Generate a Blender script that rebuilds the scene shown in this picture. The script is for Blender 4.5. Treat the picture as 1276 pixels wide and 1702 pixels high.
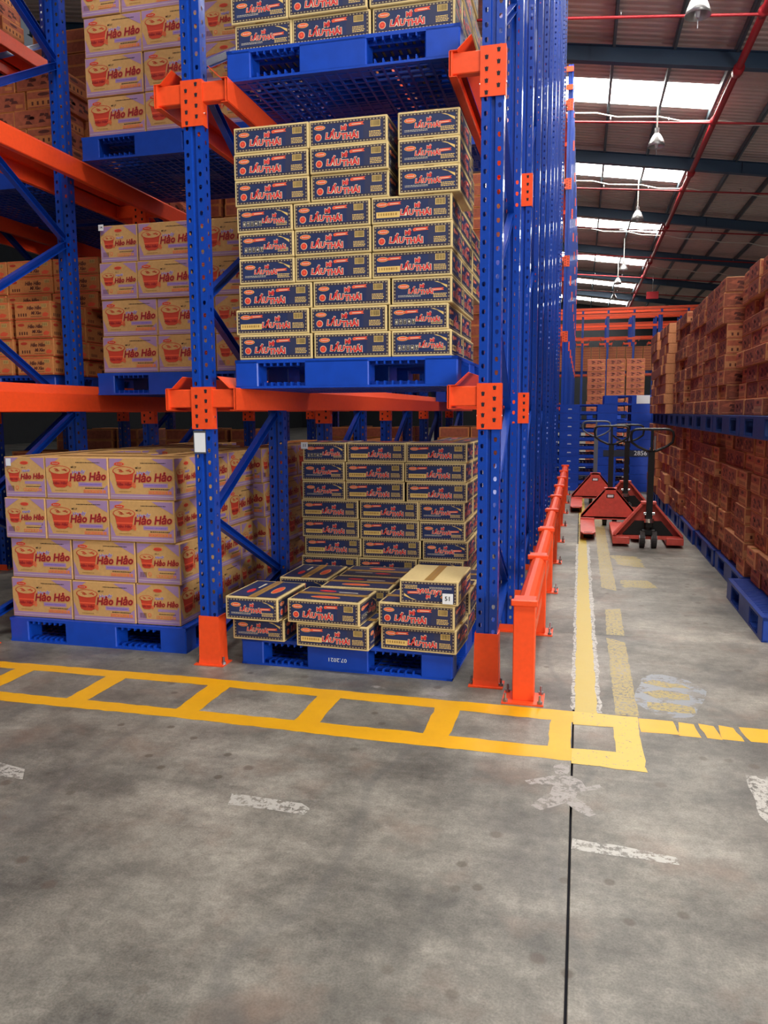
import bpy, math, random
from mathutils import Vector, Matrix
random.seed(7)
R=math.radians
for o in list(bpy.data.objects): bpy.data.objects.remove(o,do_unlink=True)
SC=bpy.context.scene; COL=SC.collection
# ---------------------------------------------------------------- camera
def cam():
    yaw,pitch,roll=R(-14.03),R(7.23),R(.27)
    f=Vector((math.sin(yaw)*math.cos(pitch),math.cos(yaw)*math.cos(pitch),-math.sin(pitch)))
    r=Vector((math.cos(yaw),-math.sin(yaw),0)); d=f.cross(r)
    c,s=math.cos(roll),math.sin(roll)
    rr=c*r+s*d; dd=-s*r+c*d
    cd=bpy.data.cameras.new('camera'); o=bpy.data.objects.new('camera',cd); COL.objects.link(o)
    cd.sensor_fit='VERTICAL'; cd.sensor_height=36; cd.lens=1305/1702*36; cd.clip_end=300; cd.clip_start=.05
    m=Matrix(((rr.x,-dd.x,-f.x,0),(rr.y,-dd.y,-f.y,0),(rr.z,-dd.z,-f.z,1.40),(0,0,0,1)))
    o.matrix_world=m; SC.camera=o
cam()
# ---------------------------------------------------------------- light
W=bpy.data.worlds.new('world'); SC.world=W; W.use_nodes=True
W.node_tree.nodes['Background'].inputs[0].default_value=(.80,.88,1,1)
W.node_tree.nodes['Background'].inputs[1].default_value=.12
def area(name,loc,rot,sx,sy,power,col=(1,.97,.93)):
    l=bpy.data.lights.new(name,'AREA'); l.shape='RECTANGLE'; l.size=sx; l.size_y=sy; l.energy=power; l.color=col
    o=bpy.data.objects.new(name,l); o.location=loc; o.rotation_euler=rot; COL.objects.link(o)
area('dock_door_daylight',(9.0,-2.6,2.5),(R(85),0,R(60)),3.6,3.4,1000)
area('skylight_daylight',(2.6,0.5,9.6),(0,0,0),6,1.4,300)
area('skylight_daylight',(2.2,8.4,9.6),(0,0,0),7,1.6,150)
area('skylight_daylight',(2.2,16.4,9.6),(0,0,0),7,1.6,300)
SKY_E=17.0
SC.view_settings.view_transform='Standard'; SC.view_settings.look='None'
SC.view_settings.gamma=1; SC.view_settings.use_curve_mapping=False
SC.view_settings.exposure=0.0
# ---------------------------------------------------------------- materials
MAT={}
def lin(c): return tuple((x/12.92 if x<=.04045 else ((x+.055)/1.055)**2.4) for x in [v/255 for v in c])
def mat(name,rgb,rough=.5,metal=0,bump=0,scale=30,var=.0,emit=0,spec=.5,coat=0,wear=None):
    if name in MAT: return MAT[name]
    m=bpy.data.materials.new(name); m.use_nodes=True; nt=m.node_tree; b=nt.nodes['Principled BSDF']
    c=(*lin(rgb),1); b.inputs['Base Color'].default_value=c; b.inputs['Roughness'].default_value=rough
    b.inputs['Metallic'].default_value=metal; b.inputs['Specular IOR Level'].default_value=spec
    b.inputs['Coat Weight'].default_value=coat
    if emit: b.inputs['Emission Color'].default_value=c; b.inputs['Emission Strength'].default_value=emit
    if var or bump or wear:
        tc=nt.nodes.new('ShaderNodeTexCoord'); n=nt.nodes.new('ShaderNodeTexNoise'); n.inputs['Scale'].default_value=scale; n.inputs['Detail'].default_value=6
        oi=nt.nodes.new('ShaderNodeObjectInfo'); va=nt.nodes.new('ShaderNodeVectorMath'); va.operation='ADD'
        sc=nt.nodes.new('ShaderNodeVectorMath'); sc.operation='SCALE'; sc.inputs['Scale'].default_value=17
        cx=nt.nodes.new('ShaderNodeCombineXYZ'); nt.links.new(oi.outputs['Random'],cx.inputs[0]); nt.links.new(cx.outputs[0],sc.inputs[0])
        nt.links.new(tc.outputs['Object'],va.inputs[0]); nt.links.new(sc.outputs[0],va.inputs[1]); nt.links.new(va.outputs[0],n.inputs['Vector'])
        col=None
        if var:
            mr=nt.nodes.new('ShaderNodeMapRange'); mr.inputs['From Min'].default_value=.3; mr.inputs['From Max'].default_value=.7
            mr.inputs['To Min'].default_value=1-var; mr.inputs['To Max'].default_value=1+var*.6
            nt.links.new(n.outputs[0],mr.inputs[0])
            r2=nt.nodes.new('ShaderNodeMapRange'); r2.inputs['To Min'].default_value=1-var*.7; r2.inputs['To Max'].default_value=1+var*.3
            nt.links.new(oi.outputs['Random'],r2.inputs[0])
            mm=nt.nodes.new('ShaderNodeMath'); mm.operation='MULTIPLY'; nt.links.new(mr.outputs[0],mm.inputs[0]); nt.links.new(r2.outputs[0],mm.inputs[1])
            hs=nt.nodes.new('ShaderNodeHueSaturation'); hs.inputs['Color'].default_value=c; nt.links.new(mm.outputs[0],hs.inputs['Value'])
            nt.links.new(hs.outputs[0],b.inputs['Base Color']); col=hs.outputs[0]
        if wear:
            n2=nt.nodes.new('ShaderNodeTexNoise'); n2.inputs['Scale'].default_value=60; n2.inputs['Detail'].default_value=8; n2.inputs['Roughness'].default_value=.7
            nt.links.new(va.outputs[0],n2.inputs['Vector'])
            g=nt.nodes.new('ShaderNodeMapRange'); g.inputs['From Min'].default_value=.64; g.inputs['From Max'].default_value=.68; nt.links.new(n2.outputs[0],g.inputs[0])
            mx=nt.nodes.new('ShaderNodeMixRGB'); mx.inputs[1].default_value=c; mx.inputs[2].default_value=(*lin(wear),1)
            if col: nt.links.new(col,mx.inputs[1])
            nt.links.new(g.outputs[0],mx.inputs[0]); nt.links.new(mx.outputs[0],b.inputs['Base Color'])
        if bump:
            bp=nt.nodes.new('ShaderNodeBump'); bp.inputs['Strength'].default_value=bump; bp.inputs['Distance'].default_value=.002
            nt.links.new(n.outputs[0],bp.inputs['Height']); nt.links.new(bp.outputs[0],b.inputs['Normal'])
    MAT[name]=m; return m
BLUE=mat('blue_powder_coat',(10,62,164),.32,0,.15,40,.10,coat=.2,wear=(60,100,160))
ORANGE=mat('orange_powder_coat',(240,80,34),.38,0,.1,40,.06)
PLAST=mat('blue_plastic',(14,68,182),.38,0,.1,15,.10)
PLASTD=mat('dull_blue_plastic',(24,62,130),.5,0,.1,15,.15)
DARK=mat('dark_slot',(14,14,30),.8)
STEEL=mat('zinc_steel',(150,150,155),.35,.9)
WHITE=mat('white_label',(228,232,238),.5)
INKK=mat('black_ink',(25,22,28),.6)
CARD=mat('kraft_card',(208,170,104),.72,0,.25,60,.08)
CARDL=mat('pale_kraft_card',(212,188,132),.72,0,.25,60,.06)
NAVY=mat('navy_ink',(38,50,92),.45,0,0,25,.10)
BAND=mat('brown_ink',(58,44,56),.5)
RED=mat('red_ink',(214,50,52),.5)
REDO=mat('orange_red_ink',(232,92,60),.5)
CREAM=mat('cream_ink',(226,214,190),.5)
DASH=mat('dull_beige_ink',(172,158,128),.6)
PALEY=mat('pale_yellow_ink',(226,190,112),.55)
LAV=mat('lavender_ink',(160,128,172),.6)
LAVD=mat('purple_ink',(118,96,190),.6)
CUPR=mat('cup_red_ink',(196,62,40),.6)
CUPD=mat('maroon_ink',(138,26,38),.6)
TAN=mat('golden_card',(200,156,98),.7,0,.25,60,.08)
TANO=mat('orange_card',(212,138,78),.7,0,.25,60,.10)
TANB=mat('brown_card',(206,142,96),.75,0,.25,60,.14)
REDP=mat('brick_red_ink_with_shade',(156,84,62),.7,0,0,28,.30)  # red print with the shade of the side faces put into its colour
REDP2=mat('faded_red_ink',(184,100,72),.7,0,0,28,.24)
INKB=mat('dark_brown_ink',(96,48,40),.7)
EDGE=mat('cut_card_edge',(222,164,116),.7)
TAPE=mat('brown_packing_tape',(170,132,72),.25)
PURL=mat('grey_steel_purlin',(92,106,116),.5)
RAFT=mat('dark_blue_rafter',(48,76,104),.5)
PIPE=mat('red_pipe',(170,40,48),.4)
ALU=mat('lamp_aluminium',(190,190,190),.35,.7)
CABLE=mat('white_conduit',(225,225,215),.5)
TRUCK=mat('pallet_truck_red',(216,88,76),.45,0,.2,30,.14,wear=(150,110,100))
BLK=mat('black_metal',(20,22,24),.4)
GREYP=mat('grey_handle_paint',(90,100,112),.45)
RUB=mat('dark_rubber',(46,42,42),.7)
CHROME=mat('bright_steel',(220,220,220),.2,.95)
ROOF=mat('roof_sheet',(206,186,180),.6,0,0,3,.06)
WALL=mat('warehouse_wall',(44,47,52),.8,0,0,3,.1)
SKYL=mat('skylight_sheet',(255,252,244),.6,emit=SKY_E)

def concrete_nodes(nt):
    tc=nt.nodes.new('ShaderNodeNewGeometry')
    def noise(s,d,rg=.6,st=None):
        n=nt.nodes.new('ShaderNodeTexNoise'); n.inputs['Scale'].default_value=s; n.inputs['Detail'].default_value=d; n.inputs['Roughness'].default_value=rg
        if st:
            mp=nt.nodes.new('ShaderNodeMapping'); mp.inputs['Scale'].default_value=st; nt.links.new(tc.outputs['Position'],mp.inputs['Vector']); nt.links.new(mp.outputs[0],n.inputs['Vector'])
        else: nt.links.new(tc.outputs['Position'],n.inputs['Vector'])
        return n.outputs[0]
    def ramp(fac,pts):
        r=nt.nodes.new('ShaderNodeValToRGB'); e=r.color_ramp.elements
        while len(e)<len(pts): e.new(.5)
        for i,(p,c) in enumerate(pts): e[i].position=p; e[i].color=(*c,1)
        nt.links.new(fac,r.inputs[0]); return r.outputs[0]
    def mix(a,b,fac,bt='MIX'):
        m=nt.nodes.new('ShaderNodeMixRGB'); m.blend_type=bt
        for s,v in ((1,a),(2,b),(0,fac)):
            if isinstance(v,(tuple,float,int)): m.inputs[s].default_value=(*v,1) if isinstance(v,tuple) else v
            else: nt.links.new(v,m.inputs[s])
        return m.outputs[0]
    g=lambda v:(v,v,v)
    a=ramp(noise(1.1,10,.68),[(.36,lin((92,91,87))),(.50,lin((132,129,121))),(.64,lin((166,161,151)))])
    a=mix(a,ramp(noise(5,12,.75),[(.36,g(.5)),(.6,g(1.12))]),.62,'MULTIPLY')
    a=mix(a,ramp(noise(1,8,.7,(.9,5,1)),[(.38,g(.6)),(.6,g(1.1))]),.5,'MULTIPLY')
    a=mix(a,ramp(noise(150,3),[(.36,g(.6)),(.6,g(1.15))]),.5,'MULTIPLY')
    a=mix(a,ramp(noise(28,8,.8),[(.38,g(.62)),(.58,g(1.12))]),.5,'MULTIPLY')
    a=mix(a,lin((132,104,88)),ramp(noise(2.3,4),[(.54,g(0)),(.72,g(.4))]))
    # round drip stains
    v=nt.nodes.new('ShaderNodeTexVoronoi'); v.voronoi_dimensions='2D'; v.inputs['Scale'].default_value=3.6; nt.links.new(tc.outputs['Position'],v.inputs['Vector'])
    sp=ramp(v.outputs['Distance'],[(.045,g(.62)),(.075,g(0))])
    sp=mix(g(0),sp,ramp(noise(.8,2),[(.46,g(.12)),(.52,g(1))]))
    a=mix(a,lin((74,64,54)),sp)
    v=nt.nodes.new('ShaderNodeTexVoronoi'); v.voronoi_dimensions='2D'; v.inputs['Scale'].default_value=1.3; v.inputs['Randomness'].default_value=1; nt.links.new(tc.outputs['Position'],v.inputs['Vector'])
    a=mix(a,lin((84,72,64)),ramp(v.outputs['Distance'],[(.02,g(.6)),(.035,g(0))]))
    # scratches
    w=nt.nodes.new('ShaderNodeTexWave'); w.inputs['Scale'].default_value=.35; w.inputs['Distortion'].default_value=9; w.inputs['Detail'].default_value=3
    nt.links.new(tc.outputs['Position'],w.inputs['Vector'])
    a=mix(a,g(.09),ramp(w.outputs[0],[(0,g(.3)),(.012,g(0))]))
    return a,noise,ramp,mix
def concrete(name):
    m=bpy.data.materials.new(name); m.use_nodes=True; nt=m.node_tree; b=nt.nodes['Principled BSDF']
    a,noise,ramp,mix=concrete_nodes(nt); nt.links.new(a,b.inputs['Base Color'])
    r=ramp(noise(2.5,6),[(.3,(.42,)*3),(.7,(.62,)*3)]); nt.links.new(r,b.inputs['Roughness'])
    bp=nt.nodes.new('ShaderNodeBump'); bp.inputs['Strength'].default_value=.15; bp.inputs['Distance'].default_value=.003
    nt.links.new(noise(60,4),bp.inputs['Height']); nt.links.new(bp.outputs[0],b.inputs['Normal']); return m
CONC=concrete('stained_concrete')
def paint(name,rgb,lo,scale=14,rgb2=None):
    """floor paint worn through to the concrete where noise < lo"""
    m=bpy.data.materials.new(name); m.use_nodes=True; nt=m.node_tree; b=nt.nodes['Principled BSDF']
    a,noise,ramp,mix=concrete_nodes(nt)
    n=noise(scale,10,.75); f=ramp(n,[(lo,(0,0,0)),(lo+.04,(1,1,1))])
    c2=tuple(x*.82 for x in lin(rgb)) if rgb2 is None else lin(rgb2)
    p=mix(lin(rgb),c2,noise(6,8,.7)); p=mix(p,lin((90,80,60)),ramp(noise(40,6,.8),[(.62,(0,)*3),(.75,(.5,)*3)]))
    nt.links.new(mix(a,p,f),b.inputs['Base Color']); b.inputs['Roughness'].default_value=.45; return m
PYEL=paint('yellow_floor_paint',(240,180,14),.27,26,rgb2=(214,154,14))
PYELW=paint('worn_yellow_floor_paint',(222,178,44),.38,40,rgb2=(206,176,84))
PYELP=paint('pale_yellow_floor_paint',(190,170,84),.33,26,rgb2=(188,162,56))
PYELX=paint('badly_worn_yellow_floor_paint',(168,148,72),.455,55,rgb2=(156,140,84))
PGHO=paint('ghost_floor_paint',(158,152,148),.47,30)
PWHI=paint('worn_white_floor_paint',(186,184,178),.46,34)
PGREY=paint('grey_patch_paint',(140,146,154),.46,9)
# ---------------------------------------------------------------- mesh builder
class MB:
    def __init__(s): s.v=[]; s.f=[]; s.m=[]; s.mats=[]
    def mi(s,m):
        if m not in s.mats: s.mats.append(m)
        return s.mats.index(m)
    def face(s,pts,m):
        n=len(s.v); s.v+= [tuple(p) for p in pts]; s.f.append(tuple(range(n,n+len(pts)))); s.m.append(s.mi(m))
    def add(s,vs,fs,m):
        n=len(s.v); s.v+=[tuple(p) for p in vs]; k=s.mi(m)
        for f in fs: s.f.append(tuple(i+n for i in f)); s.m.append(k)
    def box(s,x0,x1,y0,y1,z0,z1,m,ch=0):
        if not ch:
            vs=[(x,y,z) for z in (z0,z1) for y in (y0,y1) for x in (x0,x1)]
            s.add(vs,[(0,2,3,1),(4,5,7,6),(0,1,5,4),(2,6,7,3),(0,4,6,2),(1,3,7,5)],m)
        else:
            c=ch; vs=[]
            for (xs,X) in ((1,x0),(-1,x1)):
                for (ys,Y) in ((1,y0),(-1,y1)):
                    for (zs,Z) in ((1,z0),(-1,z1)):
                        vs+=[(X,Y+ys*c,Z+zs*c),(X+xs*c,Y,Z+zs*c),(X+xs*c,Y+ys*c,Z)]
            ix=lambda a,b,d,k:((a*2+b)*2+d)*3+k
            F=[(ix(0,0,0,0),ix(0,0,1,0),ix(0,1,1,0),ix(0,1,0,0)),(ix(1,0,0,0),ix(1,1,0,0),ix(1,1,1,0),ix(1,0,1,0)),
               (ix(0,0,0,1),ix(1,0,0,1),ix(1,0,1,1),ix(0,0,1,1)),(ix(0,1,0,1),ix(0,1,1,1),ix(1,1,1,1),ix(1,1,0,1)),
               (ix(0,0,0,2),ix(0,1,0,2),ix(1,1,0,2),ix(1,0,0,2)),(ix(0,0,1,2),ix(1,0,1,2),ix(1,1,1,2),ix(0,1,1,2))]
            for b in (0,1):
                for d in (0,1):
                    F.append((ix(0,b,d,1),ix(1,b,d,1),ix(1,b,d,2),ix(0,b,d,2)))
                    F.append((ix(b,0,d,0),ix(b,1,d,0),ix(b,1,d,2),ix(b,0,d,2)))
                    F.append((ix(b,d,0,0),ix(b,d,1,0),ix(b,d,1,1),ix(b,d,0,1)))
            for a in (0,1):
                for b in (0,1):
                    for d in (0,1): F.append((ix(a,b,d,0),ix(a,b,d,1),ix(a,b,d,2)))
            s.add(vs,F,m)
    def bar(s,p,q,w,h,m,up=(0,0,1)):
        p=Vector(p);q=Vector(q); d=(q-p).normalized(); a=d.cross(Vector(up))
        if a.length<1e-4: a=d.cross(Vector((1,0,0)))
        a.normalize(); b=a.cross(d)
        vs=[]
        for e in (p,q):
            for (i,j) in ((-1,-1),(1,-1),(1,1),(-1,1)): vs.append(e+a*w/2*i+b*h/2*j)
        s.add(vs,[(0,1,2,3),(7,6,5,4),(0,4,5,1),(1,5,6,2),(2,6,7,3),(3,7,4,0)],m)
    def tube(s,pts,r,m,n=10,cap=True,rs=None):
        pts=[Vector(p) for p in pts]; rings=[]; ref=None
        for i,p in enumerate(pts):
            d=(pts[min(i+1,len(pts)-1)]-pts[max(i-1,0)]).normalized()
            if ref is None: ref=d.orthogonal().normalized()
            a=(ref-d*ref.dot(d)).normalized(); ref=a; b=d.cross(a); rr=rs[i] if rs else r
            rings.append([p+(a*math.cos(2*math.pi*k/n)+b*math.sin(2*math.pi*k/n))*rr for k in range(n)])
        vs=[v for g in rings for v in g]; fs=[]
        for i in range(len(pts)-1):
            for k in range(n): fs.append((i*n+k,i*n+(k+1)%n,(i+1)*n+(k+1)%n,(i+1)*n+k))
        if cap: fs.append(tuple(range(n))[::-1]); fs.append(tuple(range((len(pts)-1)*n,len(pts)*n)))
        s.add(vs,fs,m)
    def prism(s,poly,axis,a,b,m):
        """poly in the two remaining axes, extruded from a to b on axis"""
        def P(u,v,t): return (t,u,v) if axis=='x' else (u,t,v) if axis=='y' else (u,v,t)
        n=len(poly); vs=[P(u,v,a) for u,v in poly]+[P(u,v,b) for u,v in poly]
        fs=[tuple(range(n)),tuple(range(n,2*n))[::-1]]+[(i,(i+1)%n,n+(i+1)%n,n+i) for i in range(n)]
        s.add(vs,fs,m)
    def sheet(s,prof,a,b,t,m):
        """thin folded sheet: prof = [(x,z)], runs along y a..b, thickness t"""
        for (p,q) in zip(prof[:-1],prof[1:]):
            dx,dz=q[0]-p[0],q[1]-p[1]; L=math.hypot(dx,dz); nx,nz=-dz/L*t,dx/L*t
            s.prism([p,q,(q[0]+nx,q[1]+nz),(p[0]+nx,p[1]+nz)],'y',a,b,m)
    def mesh(s,name):
        me=bpy.data.meshes.new(name); me.from_pydata(s.v,[],s.f)
        for m in s.mats: me.materials.append(m)
        me.polygons.foreach_set('material_index',s.m); me.update(); return me
    def obj(s,name,parent=None,smooth=False):
        me=s.mesh(name)
        if smooth: me.polygons.foreach_set('use_smooth',[True]*len(me.polygons))
        return link(name,me,parent)
def link(name,me,parent=None,loc=None,rz=0):
    o=bpy.data.objects.new(name,me); COL.objects.link(o)
    if parent is not None: o.parent=parent
    if loc: o.location=loc
    if rz: o.rotation_euler=(0,0,rz)
    return o
def fixn(me):
    import bmesh
    b=bmesh.new(); b.from_mesh(me); bmesh.ops.recalc_face_normals(b,faces=b.faces); b.to_mesh(me); b.free()
def tag(o,label,cat,group=None,kind=None):
    o['label']=label; o['category']=cat
    if group: o['group']=group
    if kind: o['kind']=kind
    return o
def empty(name,loc=(0,0,0),rz=0):
    o=bpy.data.objects.new(name,None); COL.objects.link(o); o.location=loc; o.rotation_euler=(0,0,rz); o.empty_display_size=.1; return o
def struct(o): o['kind']='structure'; return o
ORD=['lowest','second','third','fourth','fifth','sixth','seventh','eighth','ninth','tenth','eleventh','twelfth','thirteenth','fourteenth','fifteenth']
NTH=['first']+ORD[1:]
# ---------------------------------------------------------------- flat print
TXT={}
def text2d(s,size,shear=0,bold=0,res=2):
    k=(s,size,shear,bold)
    if k in TXT: return TXT[k]
    c=bpy.data.curves.new('t','FONT'); c.body=s; c.size=size; c.shear=shear; c.offset=bold; c.resolution_u=res; c.align_x='CENTER'; c.align_y='CENTER'
    c.fill_mode='FRONT' if hasattr(c,'fill_mode') else c.fill_mode
    o=bpy.data.objects.new('t',c); COL.objects.link(o); bpy.context.view_layer.update()
    me=bpy.data.meshes.new_from_object(o.evaluated_get(bpy.context.evaluated_depsgraph_get()))
    vs=[(v.co.x,v.co.y) for v in me.vertices]; fs=[tuple(p.vertices) for p in me.polygons]
    bpy.data.objects.remove(o); bpy.data.curves.remove(c); bpy.data.meshes.remove(me)
    TXT[k]=(vs,fs); return TXT[k]
class PR:
    """print laid on a rectangle w x h"""
    def __init__(s,w,h): s.w=w; s.h=h; s.items=[]
    def poly(s,pts,m,l=1): s.items.append((pts,[tuple(range(len(pts)))],m,l))
    def rect(s,x0,y0,x1,y1,m,l=1): s.poly([(x0,y0),(x1,y0),(x1,y1),(x0,y1)],m,l)
    def ell(s,x,y,rx,ry,m,l=1,n=14,rot=0):
        s.poly([(x+rx*math.cos(t)*math.cos(rot)-ry*math.sin(t)*math.sin(rot),y+rx*math.cos(t)*math.sin(rot)+ry*math.sin(t)*math.cos(rot)) for t in [2*math.pi*k/n for k in range(n)]],m,l)
    def text(s,t,x,y,size,m,l=3,shear=0,bold=0,sx=1,rot=0):
        vs,fs=text2d(t,size,shear,bold)
        c,q=math.cos(rot),math.sin(rot)
        s.items.append(([(x+(u*sx)*c-v*q,y+(u*sx)*q+v*c) for u,v in vs],fs,m,l))
    def otext(s,t,x,y,size,m,mo,l=3,shear=0,bold=0,ob=.002,sx=1,rot=0):
        s.text(t,x,y,size,mo,l,shear,bold+ob,sx,rot); s.text(t,x,y,size,m,l+1,shear,bold,sx,rot)
    def onto(s,mb,O,U,V):
        O=Vector(O);U=Vector(U);V=Vector(V);N=U.cross(V)
        for vs,fs,m,l in s.items:
            mb.add([O+U*a+V*b+N*(.0004+.0005*l) for a,b in vs],fs,m)
def band(p,a=.010,b=.022):
    w,h=p.w,p.h
    p.rect(a,a,w-a,h-a,BAND,0)
    n=int((w-2*a)/.0165)
    for i in range(n):
        x=a+(i+.5)*(w-2*a)/n
        for y in (a+.006,h-a-.006): p.poly([(x-.006,y),(x,y-.0035),(x+.006,y),(x,y+.0035)],DASH,1)
    n=int((h-2*b)/.0165)
    for i in range(n):
        y=b+(i+.5)*(h-2*b)/n
        for x in (a+.006,w-a-.006): p.poly([(x,y-.005),(x+.0035,y),(x,y+.005),(x-.0035,y)],DASH,1)
    p.rect(b,b,w-b,h-b,NAVY,1)
def logo(p,x,y,s=1,l=2):
    p.ell(x,y,.030*s,.012*s,PALEY,l); p.ell(x,y,.027*s,.0100*s,REDO,l+1); p.text('Acecook',x,y,.011*s,CREAM,l+2,.2,.0002)
def banner(p,x,y,s=1):
    p.poly([(x-.034*s,y-.006*s),(x+.036*s,y-.002*s),(x+.028*s,y+.004*s),(x+.036*s,y+.011*s),(x-.030*s,y+.009*s),(x-.038*s,y+.003*s)],REDO,2)
    p.rect(x-.022*s,y+.0005*s,x+.022*s,y+.0035*s,CREAM,3)
def barcode(p,x0,y0,x1,y1,seed=1):
    p.rect(x0,y0,x1,y1,PALEY,2); r=random.Random(seed); x=x0+.003
    while x<x1-.004:
        w=r.choice((.0008,.0014,.002)); p.rect(x,y0+.003,x+w,y1-.002,INKK,3); x+=w+r.choice((.0012,.002))
def smalltext(p,x0,y0,x1,n,m,seed=3,h=.0022,pitch=.006):
    r=random.Random(seed)
    for i in range(n):
        x=x0; y=y0+i*pitch
        while x<x1-.004:
            w=r.uniform(.004,.012); w=min(w,x1-x); p.rect(x,y,x+w,y+h,m,2); x+=w+.002
def lau(p,x,y,s=1):
    p.otext('MÌ',x+.014*s,y+.034*s,.030*s,RED,CREAM,3,0,.0016*s,.0020*s)
    p.otext('LẨU',x-.044*s,y+.001*s,.040*s,RED,CREAM,5,.12,.0016*s,.0022*s,1.02,-.04)
    p.otext('THÁI',x+.046*s,y-.005*s,.040*s,RED,CREAM,5,0,.0016*s,.0022*s,1.02,.02)
def k2_faces():
    w,h=.408,.129; t1=PR(w,h); band(t1); logo(t1,.058,h-.038); t1.ell(.05,.046,.018,.018,CREAM,2,18); t1.ell(.05,.046,.016,.016,REDO,3,18); t1.ell(.05,.046,.011,.011,RED,4,12); t1.ell(.05,.046,.007,.007,REDO,5,8)
    lau(t1,.170,.046); banner(t1,.250,h-.036,1.1); t1.rect(.284,.022,w-.022,h-.022,mat('dusk_navy_ink',(46,50,82),.5),1.5)
    barcode(t1,.322,.076,.372,.106); smalltext(t1,.315,.030,.378,4,PALEY,5,.004,.0075)
    t2=PR(w,h); band(t2); logo(t2,.056,h-.038); banner(t2,.118,h-.038,1); t2.rect(.026,.028,.146,.056,PALEY,2)
    r=random.Random(5)
    for i in range(8): t2.rect(.036+i*.0125,.038,.036+i*.013+r.uniform(.003,.007),.050,TAPE,3)
    lau(t2,.222,.046,.92); t2.rect(.290,.022,w-.022,h-.022,mat('dusk_navy_ink',(0,0,0)),1.5); barcode(t2,.325,.076,.375,.106,8); smalltext(t2,.318,.030,.380,4,PALEY,9,.004,.0075)
    w=.308; s1=PR(w,h); band(s1); logo(s1,.062,h-.044); lau(s1,.146,.058,.74); banner(s1,.236,.064,.9)
    s1.poly([(.218,h-.024),(.236,h-.024),(w-.024,.072),(w-.024,.086)],PALEY,2); smalltext(s1,.034,.034,.150,2,CREAM,4,.002,.006); smalltext(s1,.214,.028,.282,3,PALEY,6,.004,.0075)
    s2=PR(w,h); band(s2); logo(s2,.058,h-.040); banner(s2,.120,h-.040,1); lau(s2,.200,.052,.72)
    s2.poly([(.218,h-.024),(.236,h-.024),(w-.024,.072),(w-.024,.086)],PALEY,2); smalltext(s2,.220,.028,.282,3,PALEY,7,.004,.0075)
    for i in range(5):
        x=.036+i*.022
        s2.rect(x-.002,.030,x+.014,.056,CREAM,2)
        s2.rect(x-.0008,.0312,x+.0128,.0548,INKK,3)
        if i==0: s2.poly([(x+.001,.040),(x+.011,.040),(x+.006,.052)],CREAM,4); s2.rect(x+.004,.034,x+.008,.040,CREAM,4)
        elif i==1: s2.poly([(x+.001,.045),(x+.006,.052),(x+.011,.045)],CREAM,4); s2.rect(x+.0052,.034,x+.0068,.046,CREAM,4)
        elif i==2: s2.poly([(x+.003,.051),(x+.009,.051),(x+.006,.044)],CREAM,4); s2.rect(x+.0052,.035,x+.0068,.045,CREAM,4)
        elif i==3: s2.ell(x+.006,.043,.0045,.006,CREAM,4,8)
        else: s2.poly([(x+.001,.052),(x+.006,.043),(x+.011,.052)],CREAM,4); s2.rect(x+.005,.034,x+.007,.044,CREAM,4)
    return t1,t2,s1,s2
def side_prints(mb,w,d,h,front,back,left,right):
    front.onto(mb,(-w/2,-d/2,0),(1,0,0),(0,0,1)); back.onto(mb,(w/2,d/2,0),(-1,0,0),(0,0,1))
    right.onto(mb,(w/2,-d/2,0),(0,1,0),(0,0,1)); left.onto(mb,(-w/2,d/2,0),(0,-1,0),(0,0,1))
def carton_body(mb,w,d,h,m,top=True,tape_x=False):
    mb.box(-w/2,w/2,-d/2,d/2,0,h,m,.0035)
    # closing flaps: seam and tape along the long axis
    t=PR(w,d); t.rect(0.001,d/2-.024,w-.001,d/2+.024,TAPE,3); t.rect(.002,d/2-.0008,w-.002,d/2+.0008,INKB,4); return t
def mk_k2(flip=False):
    w,d,h=.408,.308,.129; mb=MB(); t1,t2,s1,s2=k2_faces()
    tp=carton_body(mb,w,d,h,CARDL)
    t1.w=w; side_prints(mb,w,d,h,t1,t2,s1,s2)
    for (y0,y1) in ((.012,d/2-.010),(d/2+.010,d-.012)):
        tp.rect(.012,y0,w-.012,y1,BAND,0); tp.rect(.024,y0+.010,w-.024,y1-.010,NAVY,1)
        n=20
        for i in range(n):
            x=.02+(i+.5)*(w-.04)/n
            for y in (y0+.005,y1-.005): tp.poly([(x-.006,y),(x,y-.003),(x+.006,y),(x,y+.003)],DASH,1)
    tp.ell(.19,d*.25,.085,.026,PALEY,2,18); tp.ell(.19,d*.25,.08,.022,REDO,3,18); tp.ell(.15,d*.72,.05,.018,RED,2,14); tp.rect(.22,d*.66,.33,d*.70,CREAM,2)
    tp.onto(mb,(-w/2,-d/2,h),(1,0,0),(0,1,0))
    b=PR(w,d); b.rect(0.001,d/2-.024,w-.001,d/2+.024,TAPE,1); b.rect(.001,d/2-.0008,w-.001,d/2+.0008,INKB,2); b.onto(mb,(-w/2,d/2,0),(1,0,0),(0,-1,0))
    return mb.mesh('carton')
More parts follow.
